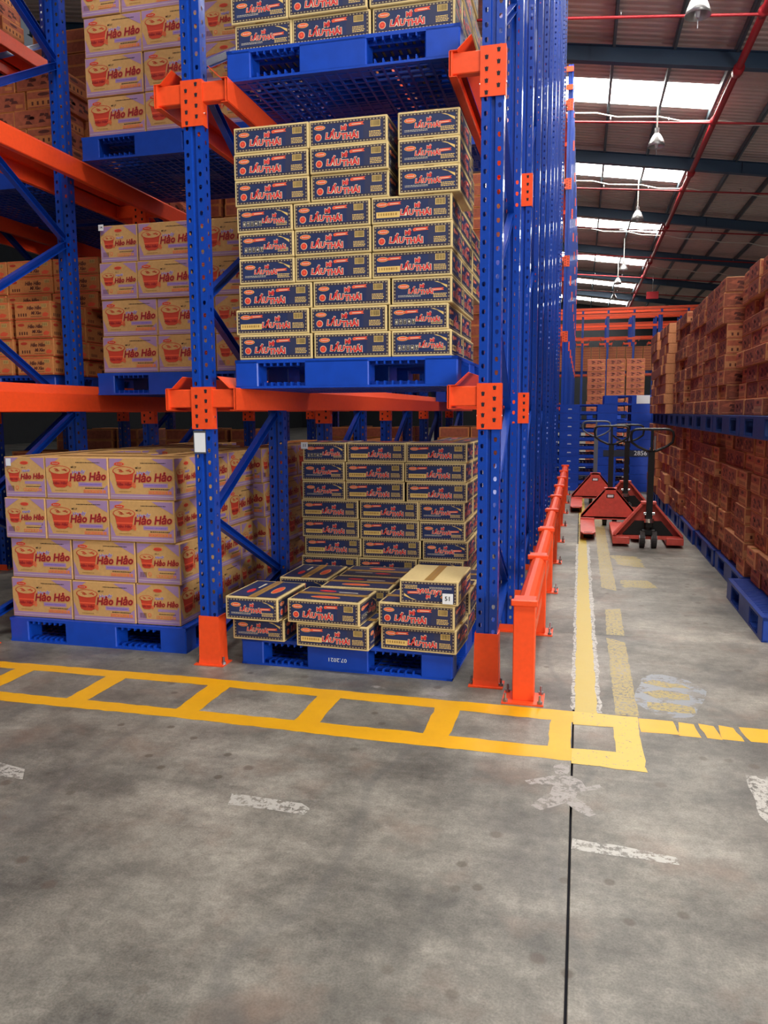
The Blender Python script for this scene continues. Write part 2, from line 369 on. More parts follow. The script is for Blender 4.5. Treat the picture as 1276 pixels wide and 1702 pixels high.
def cup(p,x,y,s,l=2):
    # noodle cup: rim ellipse, bowl, sprig
    p.poly([(x-.044*s,y+.026*s),(x+.044*s,y+.026*s),(x+.032*s,y-.042*s),(x+.018*s,y-.050*s),(x-.016*s,y-.050*s),(x-.030*s,y-.042*s)],CUPR,l)
    p.poly([(x-.037*s,y-.012*s),(x+.037*s,y-.012*s),(x+.036*s,y-.018*s),(x-.036*s,y-.018*s)],REDO,l+1)
    p.ell(x,y+.028*s,.050*s,.021*s,CUPR,l+2,20); p.ell(x,y+.029*s,.046*s,.017*s,TAN,l+3,20)
    r=random.Random(2)
    for i in range(9):
        a=r.uniform(0,6.28); q=r.uniform(.1,.8); p.ell(x+.038*s*q*math.cos(a),y+.029*s+.012*s*q*math.sin(a),.008*s,.0022*s,CUPR,l+4,6,r.uniform(-.6,.6))
    p.text('Hảo Hảo',x-.001*s,y-.030*s,.017*s,CUPD,l+4,.2,.0003*s)
    for a in (-.6,-.2,.25,.7): p.poly([(x+.028*s,y-.036*s),(x+(.028+.026*math.cos(a))*s,y-.036*s+.02*s*math.sin(a)),(x+(.030+.022*math.cos(a+.25))*s,y-.036*s+.02*s*math.sin(a+.25))],REDO,l+5)
def k1_faces():
    w,h=.373,.243; L=PR(w,h)
    L.poly([(.006,h-.006),(.085,h-.006),(.006,h-.062)],LAV); L.poly([(w-.125,h-.006),(w-.006,h-.006),(w-.006,h-.075)],LAV)
    L.poly([(.006,.036),(.006,.115),(.034,.036)],LAV); L.poly([(w-.006,.036),(w-.006,.085),(w-.06,.036)],LAV)
    L.rect(.006,.006,w-.006,.034,LAV,1); L.rect(.008,.021,w-.008,.023,CREAM,2); L.rect(.008,.013,w-.008,.0145,TAN,2)
    L.ell(.062,h-.036,.030,.011,REDO,2); L.ell(.062,h-.036,.026,.008,CUPR,3); L.text('Acecook',.062,h-.036,.010,CREAM,4,.2)
    cup(L,.088,.130,1.30); smalltext(L,.055,.046,.125,1,TAPE,3,.005); L.text('MÌ LY',.172,h-.058,.014,INKK,2,0,.0003)
    L.otext('Handy',.198,h-.086,.030,LAVD,CREAM,2,.2,.0005,.001,1,.12)
    L.otext('Hảo Hảo',.250,.128,.064,CUPD,REDO,4,.25,.0016,.0014,.86,.05)
    L.rect(.196,.074,.336,.098,LAV,1); smalltext(L,.204,.083,.328,1,LAVD,3,.006); smalltext(L,.235,.062,.345,1,INKK,6,.0045); smalltext(L,.185,h-.032,.330,1,INKK,8,.004)
    for i in range(7): L.rect(.226+i*.019,.036,.242+i*.019,.055,REDO,2); L.rect(.228+i*.019,.038,.240+i*.019,.053,TAN,3); L.rect(.231+i*.019,.041,.237+i*.019,.050,REDO,4)
    w=.263; S=PR(w,h)
    S.poly([(.006,h-.006),(.095,h-.006),(.006,h-.066)],LAV); S.poly([(w-.095,h-.006),(w-.006,h-.006),(w-.006,h-.075)],LAV)
    S.poly([(.006,.036),(.006,.125),(.06,.036)],LAV); S.poly([(w-.006,.036),(w-.006,.115),(w-.06,.036)],LAV)
    S.rect(.006,.006,w-.006,.034,LAV,1); S.rect(.008,.021,w-.008,.023,CREAM,2)
    S.ell(w/2,h-.036,.027,.011,REDO,2); S.ell(w/2,h-.036,.023,.008,CUPR,3); cup(S,.062,.135,.84); S.text('MÌ LY',.125,h-.064,.011,INKK,2)
    S.otext('Handy',.140,h-.082,.020,LAVD,CREAM,2,.2,.0004,.0008,1,.12); S.otext('Hảo Hảo',.178,.126,.044,CUPD,REDO,4,.25,.0012,.001,.86,.04)
    S.rect(.130,.082,.242,.098,LAV,1); smalltext(S,.136,.066,.236,1,INKK,6,.0035)
    for i in range(7): S.rect(.120+i*.017,.040,.134+i*.017,.056,REDO,2); S.rect(.122+i*.017,.042,.132+i*.017,.054,TAN,3)
    for i in range(9): S.rect(.020+i*.0045,.040,.020+i*.0045+.002,.070,INKB,2)
    S.ell(.078,.058,.010,.012,REDO,2); S.ell(.078,.058,.007,.009,TAN,3)
    return L,S
def mk_k1():
    w,d,h=.423,.285,.247; mb=MB(); L,S=k1_faces(); tp=carton_body(mb,w,d,h,TAN)
    scl=lambda p,a,b:[p.items.__setitem__(i,([(u*a,v*b) for u,v in it[0]],)+it[1:]) for i,it in enumerate(p.items)]
    scl(L,.423/.373,.247/.243); scl(S,.285/.263,.247/.243); side_prints(mb,w,d,h,L,L,S,S); tp.onto(mb,(-w/2,-d/2,h),(1,0,0),(0,1,0)); return mb.mesh('carton')
def mk_k3():
    w,d,h=.398,.298,.128; mb=MB(); tp=carton_body(mb,w,d,h,TANO); tp.onto(mb,(-w/2,-d/2,h),(1,0,0),(0,1,0))
    def f(w,s):
        p=PR(w,h); p.rect(.008,.006,w-.008,.012,CUPR); p.rect(.008,h-.012,w-.008,h-.006,REDO); p.ell(.05,h-.034,.028,.010,CUPR,2)
        p.text('Hảo Hảo',w*.55,.082,.040*s,INKB,2,.2,.0016,.9); p.text('Mì Xào',w*.60,.046,.036*s,INKB,2,.2,.0014,.9)
        p.poly([(w*.78,.022),(w*.9,.020),(w*.95,.04),(w*.85,.052),(w*.78,.04)],REDO,2); smalltext(p,w*.45,.020,w*.75,1,INKB,4,.004); p.rect(w-.075,h-.045,w-.03,h-.020,PALEY,2)
        for i in range(6): p.rect(w-.072+i*.007,h-.043,w-.069+i*.007,h-.022,INKB,3)
        for i in range(4): p.rect(.03+i*.02,.024,.04+i*.02,.046,INKB,2)
        return p
    side_prints(mb,w,d,h,f(w,1),f(w,1),f(d,.85),f(d,.85)); return mb.mesh('carton')
def mk_k4(red,base):
    w,d,h=.388,.288,.1305; mb=MB(); tp=carton_body(mb,w,d,h,base); tp.onto(mb,(-w/2,-d/2,h),(1,0,0),(0,1,0))
    r=random.Random(3)
    p=PR(w,h); p.rect(.005,.005,w-.005,h-.006,red,1); p.poly([(.02,.08),(.09,.11),(.14,.10),(.10,.06)],REDP2,2)
    for i in range(8):
        x=r.uniform(.08,w-.12); y=r.uniform(.03,.08); p.poly([(x,y),(x+r.uniform(.03,.07),y+r.uniform(-.01,.01)),(x+r.uniform(.03,.06),y+.02),(x+.01,y+.022)],INKB,2+i%3)
    p.rect(w-.08,.02,w-.02,.045,base,5); smalltext(p,.03,.018,.2,1,base,3,.004)
    q=PR(d,h); q.rect(.008,h*.55,d-.008,h-.014,REDP2,1); q.ell(d/2,h*.75,.05,.012,INKB,2); q.rect(.008,.008,d-.008,.016,REDP2,1)
    for i in range(5): q.rect(.04+i*.045,.026,.056+i*.045,.052,INKB,2)
    side_prints(mb,w,d,h,p,p,q,q); return mb.mesh('carton')
CART={'K1':(mk_k1(),.425,.287,.249),'K2':(mk_k2(),.410,.310,.131),'K3':(mk_k3(),.40,.30,.130),
      'K4':(mk_k4(REDP,TANB),.390,.290,.1325),'K5':(mk_k4(REDP2,TANO),.390,.290,.1325)}
CNAME={'K1':('cup_noodle_carton','purple-tan carton'),'K2':('instant_noodle_carton','navy carton'),'K3':('noodle_carton','orange-tan carton'),'K4':('stacked_carton','red-brown carton'),'K5':('brown_carton','light brown carton')}
def carton(kind,x,y,z,orient,label,group,jit=.004):
    """x,y = centre; orient in quarter turns"""
    me,w,d,h=CART[kind]; nm,cn=CNAME[kind]
    o=link(nm,me,None,(x+random.uniform(-jit,jit),y+random.uniform(-jit,jit),z),orient*math.pi/2+random.uniform(-.6,.6)*jit*2)
    tag(o,label,'carton',group); return o
# ---------------------------------------------------------------- pallets
def mk_pallet(m,closed=False):
    mb=MB(); W2,D2=.6,.55
    mb.box(-W2,W2,-D2,D2,.138,.143,m) if False else None
    xs=[(-.6,-.47),(-.21,.14),(.43,.6)] if not closed else [(-.6,-.37),(-.14,.2),(.2,.6)]; ys=[(-.55,-.42),(-.10,.10),(.42,.55)]
    for a,b in xs:
        for c,d in ys: mb.box(a,b,c,d,.004,.146,m,.006)
    # top deck: rim + slats with gaps; bottom deck: rim + lattice
    for z0,z1 in ((.132,.150),(0,.012)):
        for y in (-D2,D2-.03): mb.box(-W2,W2,y,y+.03,z0,z1,m)
        for x in (-W2,W2-.03): mb.box(x,x+.03,-D2,D2,z0,z1,m)
    n=26
    for i in range(n): x=-W2+.03+(i+.5)*(1.2-.06)/n; mb.box(x-.013,x+.013,-D2+.03,D2-.03,.140,.1495,m)
    for i in range(11): y=-D2+.05+i*.1; mb.box(-W2+.03,W2-.03,y-.006,y+.006,.128,.141,m)
    for i in range(20): x=-W2+.06*(i+.5); mb.box(x-.006,x+.006,-D2+.03,D2-.03,.001,.011,m)
    for i in range(17): y=-D2+.03+.0612*(i+.5); mb.box(-W2+.03,W2-.03,y-.006,y+.006,.0015,.0115,m)
    # fins seen in the fork openings, front/back and sides
    for sy in (-1,1):
        for a,b in ((-.47,-.21),(.14,.43)):
            k=6
            for i in range(1,k+1):
                x=a+(b-a)*i/(k+1)
                mb.box(x-.003,x+.003,min(sy*D2,sy*(D2-.05)),max(sy*D2,sy*(D2-.05)),.116,.134,m); mb.box(x-.003,x+.003,min(sy*D2,sy*(D2-.05)),max(sy*D2,sy*(D2-.05)),.011,.032,m)
            mb.box(a,b,sy*(D2-.05)-.004,sy*(D2-.05)+.004,.114,.134,m); mb.box(a,b,sy*(D2-.05)-.004,sy*(D2-.05)+.004,.011,.030,m)
    for sx in (-1,1):
        for a,b in ((-.42,-.10),(.10,.42)):
            for i in range(1,7):
                y=a+(b-a)*i/7; X0,X1=sorted((sx*W2,sx*(W2-.05))); mb.box(X0,X1,y-.003,y+.003,.116,.134,m); mb.box(X0,X1,y-.003,y+.003,.011,.03,m)
    return mb.mesh('plastic_pallet')
PALC=mk_pallet(PLAST,True); PALB=mk_pallet(PLAST); PALD=mk_pallet(PLASTD); PALN=mk_pallet(mat('navy_blue_plastic',(22,62,150),.42,0,.1,15,.14))
def pallet(x,y,z,label,group=None,rz=0,me=None):
    o=link('plastic_pallet',me or PALB,None,(x,y,z),rz); tag(o,label,'pallet',group); return o
# ---------------------------------------------------------------- floor
def build_floor():
    fl=MB(); fl.box(-26,22,-16,72,-.14,-.03,DARK); F=struct(fl.obj('floor'))
    g=.0036; xs=[-26,-18,-12,-6,0,6,12,22]; ys=[-16,-10,-4,5.01,10.9,16.8,22.7,28.6,34.5,40.4,48,56,64,72]
    for i in range(len(xs)-1):
        for j in range(len(ys)-1):
            gy=.0025
            m=MB(); m.box(xs[i]+g,xs[i+1]-g,ys[j]+gy,ys[j+1]-gy,-.03,0,CONC,.002); o=m.obj('concrete_slab',F)
    def mark(name,polys,m,label,z=.0006,jag=.004,step=.05):
        mb=MB()
        for P in polys:
            # subdivide the outline and make it a little ragged, as brushed paint is
            Q=[]
            for a,b in zip(P,P[1:]+P[:1]):
                L=math.dist(a,b); n=max(1,int(L/step))
                for k in range(n):
                    t=k/n; Q.append((a[0]+(b[0]-a[0])*t+random.uniform(-jag,jag),a[1]+(b[1]-a[1])*t+random.uniform(-jag,jag)))
            mb.face([(x,y,z) for x,y in Q],m)
        o=mb.obj(name,F); o['label']=label; return o
    mark('painted_line',[[(-7,3.68),(-3.2,3.68),(-2.06,3.69),(-.9,3.665),(0,3.655),(0,3.52),(-.9,3.56),(-2,3.59),(-7,3.57)]],PYEL,'bright yellow painted line nearest the racks')
    mark('painted_line',[[(-7,3.27),(-1.8,3.255),(-.8,3.25),(0,3.23),(0,3.11),(-.8,3.12),(-1.8,3.155),(-7,3.14)]],PYEL,'bright yellow painted line on the camera side')
    for x in (-4.15,-3.55,-2.945,-2.38,-1.78,-1.18,-.58):
        mark('painted_rung',[[(x-.06,3.24),(x+.058,3.24),(x+.062,3.60),(x-.06,3.60)]],PYEL,'short yellow rung between the two painted lines',.0009)
    mark('painted_rung',[[(-.1,3.2),(-.006,3.2),(-.006,3.58),(-.1,3.58)]],PYEL,'yellow block closing the ladder at the floor joint',.0009)
    mark('painted_corner',[[(.0,3.65),(.285,3.65),(.285,3.07),(.0,3.09),(.0,3.235),(.175,3.235),(.175,3.50),(.0,3.50)]],PYELW,'worn yellow square outline right of the floor joint',.0012)
    mark('painted_line',[[(.29,3.635),(.44,3.635),(.45,3.485),(.29,3.475)]]+[[(.46+i*.085,3.635),(.525+i*.085+(.0 if i<3 else 3),3.62),(.52+i*.085+(.02 if i<3 else 3),3.47),(.45+i*.085+.03*(i%2),3.475)] for i in range(4)],PYEL,'yellow line with dark scrape marks running right')
    mark('painted_lane_line',[[(-.012,3.68),(.012,3.68),(.014,8.5),(-.016,8.5)]],PWHI,'worn white edge of the lane line',.0004,.006)
    mark('painted_lane_line',[[(.085,3.66),(.13,3.66),(.115,8.5),(.085,8.5)]],PWHI,'flaking white paint right of the lane line',.0004,.008)
    mark('painted_lane_line',[[(.005,3.64),(.108,3.64),(.096,6),(.078,14),(.006,14)]],PYELP,'long pale yellow lane line beside the guard rail',.0008)
    mark('painted_lane_line',[[(.19,3.66),(.292,3.66),(.297,4.86),(.19,4.95)],[(.192,5.02),(.298,5.02),(.305,5.72),(.2,5.68)],[(.192,6.4),(.305,6.3),(.31,13),(.2,13)]],PYELX,'broken worn yellow line parallel to the lane line',.0006)
    c=[(.46+.17*math.cos(t)+.02*math.sin(3*t),3.99+.31*math.sin(t)) for t in [i*.3 for i in range(21)]]
    mark('painted_patch',[c],PGREY,'faded grey patch under worn yellow marks',.0004,.01)
    mark('painted_patch',[[(.345,4.13),(.40,4.19),(.53,4.16),(.56,4.10),(.46,4.09)],[(.345,4.0),(.43,4.04),(.56,4.01),(.55,3.93),(.40,3.93)],[(.345,3.86),(.45,3.88),(.56,3.83),(.55,3.75),(.36,3.76)]],PYELX,'illegible worn yellow marks on the grey patch',.0009,.012)
    mark('painted_patch',[[(.32,7.9),(.56,7.85),(.6,7.3),(.36,7.4)],[(.36,6.72),(.58,6.75),(.62,6.45),(.37,6.45)]],PYELX,'faint worn yellow smudges farther down the lane',.0006,.02)
    hd=[(-.035+.035*math.cos(t),3.03+.05*math.sin(t)) for t in [i*.52 for i in range(12)]]
    mark('painted_patch',[hd,[(-.07,2.97),(.0,2.98),(.06,2.90),(.10,2.93),(.11,2.90),(.03,2.84),(.02,2.80),(.09,2.70),(.06,2.67),(-.02,2.76),(-.10,2.68),(-.14,2.70),(-.07,2.82),(-.07,2.88),(-.16,2.86),(-.17,2.90)]],PGHO,'worn white walking figure at the floor joint',.0006,.008)
    mark('painted_patch',[[(-.72,3.74),(-.66,3.77),(-.60,3.74),(-.63,3.71),(-.69,3.70)],[(-1.04,3.76),(-.98,3.79),(-.93,3.76),(-.98,3.74)]],PGHO,'small pale scuffs in front of the centre pallet',.0006,.008)
    mark('old_tape',[[(-1.22,2.54),(-.94,2.53),(-.90,2.50),(-.91,2.455),(-1.2,2.46)]],PWHI,'worn white tape strip left of centre',.0006)
    mark('old_tape',[[(.008,2.515),(.2,2.50),(.335,2.475),(.33,2.435),(.0075,2.45)]],PWHI,'worn white tape strip right of the joint',.0006)
    mark('old_tape',[[(.65,3.14),(.74,3.14),(.70,2.66),(.64,2.82)]],PWHI,'worn white tape strip at the right edge',.0006)
    mark('old_tape',[[(-2.3,2.57),(-2.11,2.53),(-2.06,2.455),(-2.22,2.46)]],PWHI,'worn white tape strip at the left edge',.0006)
build_floor()
# ---------------------------------------------------------------- roof
def roofz(x): return 10.3-.15*(x-2)
def corr(mb,x0,x1,y0,y1,m,dz=0,p=.26):
    pts=[]; y=y0
    while y<y1-1e-6:
        for (a,z) in ((0,0),(.11,0),(.145,.038),(.225,.038)): 
            if y+a<y1: pts.append((y+a,z))
        y+=p
    pts.append((y1,0)); n=len(pts); vs=[(x0,a,roofz(x0)+z+dz) for a,z in pts]+[(x1,a,roofz(x1)+z+dz) for a,z in pts]
    mb.add(vs,[(i,i+1,n+i+1,n+i) for i in range(n-1)],m)
def build_roof():
    C=struct(empty('ceiling',(0,0,0)))
    sky=[-8,.3,8.4,16.6,24.8,32.4,41.3,50.3,59.3,68.3]; yprev=-16
    for k,ys in enumerate(sky):
        mb=MB(); corr(mb,-16,20,yprev,ys-.9,ROOF); mb.obj('roof_sheet',C)
        mb=MB(); corr(mb,-16,-2.29,ys-.9,ys+.9,ROOF); corr(mb,3.39,20,ys-.9,ys+.9,ROOF); mb.obj('roof_sheet',C)
        for (a,b) in ((-2.29,-.87),(-.87,.55),(.55,1.97),(1.97,3.39)):
            mb=MB(); corr(mb,a+.01,b-.01,ys-.9,ys+.9,SKYL,.01); o=mb.obj('skylight_panel',C); o['label']='bright translucent roof panel'
        yprev=ys+.9
    mb=MB(); corr(mb,-16,20,yprev,72,ROOF); mb.obj('roof_sheet',C)
    for x in [.55+1.42*i for i in range(-7,14)]:
        mb=MB(); z=roofz(x)-.02; mb.box(x-.035,x+.035,-16,72,z-.2,z-.19,PURL); mb.box(x-.035,x-.028,-16,72,z-.2,z,PURL); mb.box(x-.035,x+.035,-16,72,z-.01,z,PURL); mb.obj('purlin',C)
    for y in (-3,5.4,13.4,21.4,29.6,37.4,45.6,53.8,62):
        mb=MB()
        def b(z0,z1,w):
            vs=[(x,y+s,roofz(x)+z) for x in (-16,20) for s in (-w,w) for z in (z0,z1)]
            mb.add(vs,[(0,1,3,2),(4,6,7,5),(0,4,5,1),(2,3,7,6),(0,2,6,4),(1,5,7,3)],RAFT)
        b(-.20,-.215,.11); b(-.215,-.58,.006); b(-.58,-.595,.11)
        for x in range(-15,20,5): mb.box(x,x+.01,y-.1,y+.1,roofz(x)-.58,roofz(x)-.21,RAFT)
        mb.obj('rafter',C)
    # far and side walls
    mb=MB(); mb.box(-26,22,71.8,72,0,11.9,WALL); struct(mb.obj('wall_back'))
    mb=MB(); mb.box(-26.2,-26,-16,72,0,13,WALL); struct(mb.obj('wall_left'))
    mb=MB(); mb.box(22,22.2,4,72,0,8,WALL); struct(mb.obj('wall_right'))
build_roof()
def build_services():
    t=empty('sprinkler_pipe',(3.4,0,9.45)); tag(t,'long red sprinkler main running down the roof with cross branches','pipe')
    def part(name,pts,r,m,par=t,n=10): 
        mb=MB(); o=par.matrix_world.translation if False else Vector(par.location); mb.tube([Vector(p)-o for p in pts],r,m,n); x=mb.obj(name,par,True); return x
    part('main_pipe',[(3.4,-10,9.5),(3.45,70,9.5)],.085,PIPE)
    for y in (18.6,24.9,32.0,38.6,45,51.5,58):
        part('branch_pipe',[(-4,y,9.42+.10*7.4),(3.4,y,9.45),(14,y,9.42-.10*10.6)],.03,PIPE)
        for x in (.6,2.2,5.4,7.4,9.4): 
            z=9.45-.10*(x-3.4); part('sprinkler_head',[(x,y,z),(x,y,z+.14)],.014,STEEL,t,6)
        part('pipe_clamp',[(3.4,y-.1,9.5),(3.4,y+.1,9.5)],.105,PIPE)
    for y in (21.4,29.8,37.9,46.5): part('pipe_clamp',[(3.42,y-.16,9.47),(3.42,y+.16,9.47)],.13,PIPE)
    for i,y in enumerate((25.6,32.8,41,49.3)):
        t2=empty('power_cable',(0,y,9.9)); tag(t2,f'white cable slung across the roof under the {NTH[i]} visible skylight','cable')
        pts=[]
        for k in range(25):
            x=-4+k*.6; pts.append((x,y,roofz(x)-.28-.12*abs(math.sin(x*1.74))))
        part('cable',pts,.021,CABLE,t2,6)
    for i,(x,y,z) in enumerate([(1.88,16.35,8.58),(1.84,24.2,8.72),(1.86,32.2,8.55),(1.9,43.0,8.5),(1.9,50.0,8.9),(1.95,57.5,9.0)]):
        L=empty('high_bay_lamp',(x,y,z)); tag(L,['nearest bell-shaped aluminium roof lamp at the top edge','second aluminium roof lamp on a long rod','third aluminium roof lamp from the camera','fourth aluminium roof lamp from the camera','fifth aluminium roof lamp from the camera','farthest aluminium roof lamp'][i],'lamp','high bay lamps under the roof')
        mb=MB(); prof=[(.05,.36),(.09,.33),(.15,.24),(.20,.12),(.235,0),(.225,0),(.19,.12),(.14,.235),(.0,.30)]; n=24
        vs=[(r*math.cos(2*math.pi*k/n),r*math.sin(2*math.pi*k/n),zz) for r,zz in prof for k in range(n)]
        mb.add(vs,[(a*n+k,a*n+(k+1)%n,(a+1)*n+(k+1)%n,(a+1)*n+k) for a in range(len(prof)-1) for k in range(n)],ALU); mb.obj('lamp_shade',L,True)
        mb=MB(); mb.tube([(0,0,.30),(0,0,.50)],.06,ALU,14); mb.obj('ballast',L)
        mb=MB(); mb.tube([(0,0,.5),(0,0,roofz(x)-z-.2)],.018,CABLE,8); mb.obj('hanging_rod',L)
        mb=MB(); mb.tube([(0,0,.28),(0,0,.14),(0,0,-.03)],.05,WHITE,12,True,[.03,.055,.03]); mb.obj('bulb',L,True)
        mb=MB(); mb.tube([(0,0,-.02),(0,0,-.22)],.008,STEEL,6); mb.obj('safety_rod',L)
    s=empty('hanging_sign',(4.05,52,8.45)); tag(s,'small orange sign box hanging under the far roof','sign')
    mb=MB(); mb.box(-.36,.36,-.06,.06,-.22,.22,PIPE,.02); mb.obj('sign_board',s); mb=MB(); mb.tube([(0,0,.22),(0,0,1.3)],.015,STEEL,6); mb.obj('hanging_rod',s)
build_services()
# ---------------------------------------------------------------- racks
def strip(mb,P,n,pitch,z0,off,w,m,r=.0085):
    """perforated strip; P(u,z)->3d with u in -w/2..w/2"""
    H=[]
    for k in range(n):
        zc=z0+pitch*(k+.5)+off
        zb,zt=z0+pitch*k+off,z0+pitch*(k+1)+off
        out=[(-w/2,zb),(0,zb),(w/2,zb),(w/2,zc),(w/2,zt),(0,zt),(-w/2,zt),(-w/2,zc)]
        inn=[(-r*.7,zc-r*1.1),(0,zc-r*1.5),(r*.7,zc-r*1.1),(r,zc),(r*.8,zc+r*1.1),(0,zc+r*1.3),(-r*.8,zc+r*1.1),(-r,zc)]
        vs=[P(u,z) for u,z in out+inn]
        mb.add(vs,[(i,(i+1)%8,8+(i+1)%8,8+i) for i in range(8)],m)
def mk_upright(hh,holes=True):
    mb=MB(); m=BLUE; n=int(hh/.065)-1
    w=.052
    def A(y): return lambda u,z:(u,y,z)
    # front (y=0) left and right bands, centre groove
    if holes:
        strip(mb,lambda u,z:(-.033+u,0,z),n,.065,.03,0,.040,m); strip(mb,lambda u,z:(.033+u,0,z),n,.065,.03,.0325,.040,m)
        strip(mb,lambda u,z:(.053,.035+u,z),n,.065,.03,.0,.07,m); strip(mb,lambda u,z:(-.053,.035-u,z),n,.065,.03,.0,.07,m)
        for (a,b) in ((0,.0625),): 
            mb.box(-.053,-.013,-.0005,.001,0,.03,m); mb.box(.013,.053,-.0005,.001,0,.0625,m)
            mb.box(-.053,.053,-.0005,.07,hh-.10,hh,m)
    else:
        mb.box(-.053,-.013,0,.002,0,hh,m); mb.box(.013,.053,0,.002,0,hh,m); mb.box(.051,.053,0,.07,0,hh,m); mb.box(-.053,-.051,0,.07,0,hh,m)
    mb.add([(-.013,0,0),(-.008,.012,0),(.008,.012,0),(.013,0,0),(-.013,0,hh),(-.008,.012,hh),(.008,.012,hh),(.013,0,hh)],[(0,1,5,4),(1,2,6,5),(2,3,7,6)],m)
    for s in (-1,1): mb.box(min(s*.053,s*.040),max(s*.053,s*.040),.068,.070,0,hh,m); mb.box(min(s*.040,s*.038),max(s*.040,s*.038),.070,.090,0,hh,m)
    return mb.mesh('upright')
def mk_shoe():
    mb=MB(); m=ORANGE
    # sleeve open at the back, flared at the foot
    t=.006; z=[0,.035,.28]; w=[.068,.064,.060]; y0=[-.014,-.010,-.008]
    for s in (-1,1):
        for i in range(2):
            mb.add([(s*w[i],y0[i],z[i]),(s*w[i+1],y0[i+1],z[i+1]),(s*w[i+1],.085,z[i+1]),(s*w[i],.085,z[i])]+[(s*(w[i]-t),y0[i],z[i]),(s*(w[i+1]-t),y0[i+1],z[i+1]),(s*(w[i+1]-t),.085,z[i+1]),(s*(w[i]-t),.085,z[i])],[(0,1,2,3),(7,6,5,4),(0,3,7,4),(1,5,6,2),(3,2,6,7)],m)
    for i in range(2):
        mb.add([(-w[i],y0[i],z[i]),(w[i],y0[i],z[i]),(w[i+1],y0[i+1],z[i+1]),(-w[i+1],y0[i+1],z[i+1]),(-w[i],y0[i]+t,z[i]),(w[i],y0[i]+t,z[i]),(w[i+1],y0[i+1]+t,z[i+1]),(-w[i+1],y0[i+1]+t,z[i+1])],[(0,1,2,3),(7,6,5,4),(3,2,6,7)],m)
    mb.box(-.088,.088,-.03,.09,.0005,.007,m); return mb.mesh('foot_guard')
def mk_bolt():
    mb=MB(); mb.tube([(0,0,0),(0,0,.014)],.013,STEEL,6); mb.tube([(0,0,.014),(0,0,.042)],.006,STEEL,8); return mb.mesh('anchor_bolt')
def mk_shield():
    mb=MB(); m=ORANGE; mb.box(-.060,.060,-.007,-.002,-.215,.010,m); mb.box(-.060,-.056,-.002,.05,-.215,.010,m); mb.box(.056,.060,-.002,.05,-.215,.010,m)
    for c,(x,z0) in enumerate(((-.030,-.040),(.026,-.012))):
        for k in range(4):
            z=z0-k*.052; P=[(x-.009,z+.009),(x-.004,z+.006),(x,z+.011),(x+.004,z+.006),(x+.009,z+.009),(x+.006,z-.012),(x-.006,z-.012)]
            mb.face([(a,-.0078,b) for a,b in P],DARK)
            Q=[(x-.007,z-.012),(x+.007,z-.012),(x+.007,z-.015),(x-.007,z-.015)]; mb.face([(a,-.0085,b) for a,b in Q],ORANGE)
    mb.tube([(.064,.02,-.15),(.056,.02,-.15)],.006,CHROME,8); mb.tube([(-.064,.02,-.15),(-.056,.02,-.15)],.006,CHROME,8)
    return mb.mesh('bracket_plate')
def mk_arm(s):
    mb=MB(); a,b=sorted((s*.058,s*.197)); mb.box(a,b,.0,.05,-.100,-.003,ORANGE,.004)
    mb.box(a,b,-.004,.0,-.092,-.012,ORANGE) if False else None
    a,b=sorted((s*.190,s*.1985)); mb.box(a,b,-.012,.06,-.110,.0,ORANGE); mb.tube([(s*.1985,.03,-.05),(s*.204,.03,-.05)],.009,CHROME,8)
    return mb.mesh('cantilever_arm')
def mk_brace(hh,dy):
    """list of brace meshes (channel sections) between front y=.04 and rear y=dy+.04"""
    out=[]; zf=.83; pts=[('f',.14),('r',.33),('f',.83)]; z=.83; side=1
    while z+.59<hh: z+=.585; pts.append(('r' if side else 'f',z)); side^=1
    for (a,za),(b,zb) in zip(pts[:-1],pts[1:]):
        p=Vector((0,.05 if a=='f' else dy+.03,za)); q=Vector((0,.05 if b=='f' else dy+.03,zb)); d=(q-p).normalized()
        mb=MB(); n=Vector((0,-d.z,d.y))
        for (o,w,x0,x1) in ((0,.044,-.018,-.0155),(.021,.0025,-.018,.018),(-.021,.0025,-.018,.018)):
            vs=[]
            for e in (p,q):
                for (x,k) in ((x0,-1),(x1,-1),(x1,1),(x0,1)): vs.append(e+n*(o+k*w/2)+Vector((x,0,0)))
            mb.add(vs,[(0,1,2,3),(7,6,5,4),(0,4,5,1),(1,5,6,2),(2,6,7,3),(3,7,4,0)],BLUE)
        out.append(mb.mesh('brace'))
    return out
H1=9.2; H2=8.4
UP1=mk_upright(H1); UP2=mk_upright(H2,False); UPX=mk_upright(6.45,False); SHOE=mk_shoe(); BOLT=mk_bolt(); SHIELD=mk_shield(); ARML,ARMR=mk_arm(-1),mk_arm(1); BR1=mk_brace(H1,1.05); BR2=mk_brace(H2,1.05)
LINES={-.44:'beside the orange guard rail',-1.98:'left of the centre bay',-3.52:'left of the purple carton bay',-5.06:'second line from the left',-6.60:'at the far left'}
def frame(x,y,hh,up,braces,label,group,levels=(1.53,3.08,4.63,6.18,7.73),detail=True,sides=(-1,1),tall=False,plate=True):
    F=empty('rack_frame',(x,y,0)); tag(F,label,'rack frame',group)
    for k,dy in enumerate((0,1.05)):
        u=link('upright',up,F,(0,dy,0)); b=link('foot_guard',SHOE,F,(0,dy,0)) if k==0 and tall else link('foot_plate',FOOTP,F,(0,dy,0))
        if detail:
            for s in (-1,1): link('anchor_bolt',BOLT,b,(s*.076,.008,.006))
    for b in braces: link('brace',b,F)
    for z in levels:
        if plate: link('bracket_plate',SHIELD,F,(0,0,z))
        for s in sides: link('cantilever_arm',ARML if s<0 else ARMR,F,(0,.0,z))
    return F
_m=MB(); _m.box(-.085,.085,-.02,.10,.0005,.008,ORANGE); _m.box(-.06,.06,-.004,-.001,0,.05,ORANGE); FOOTP=_m.mesh('foot_plate')
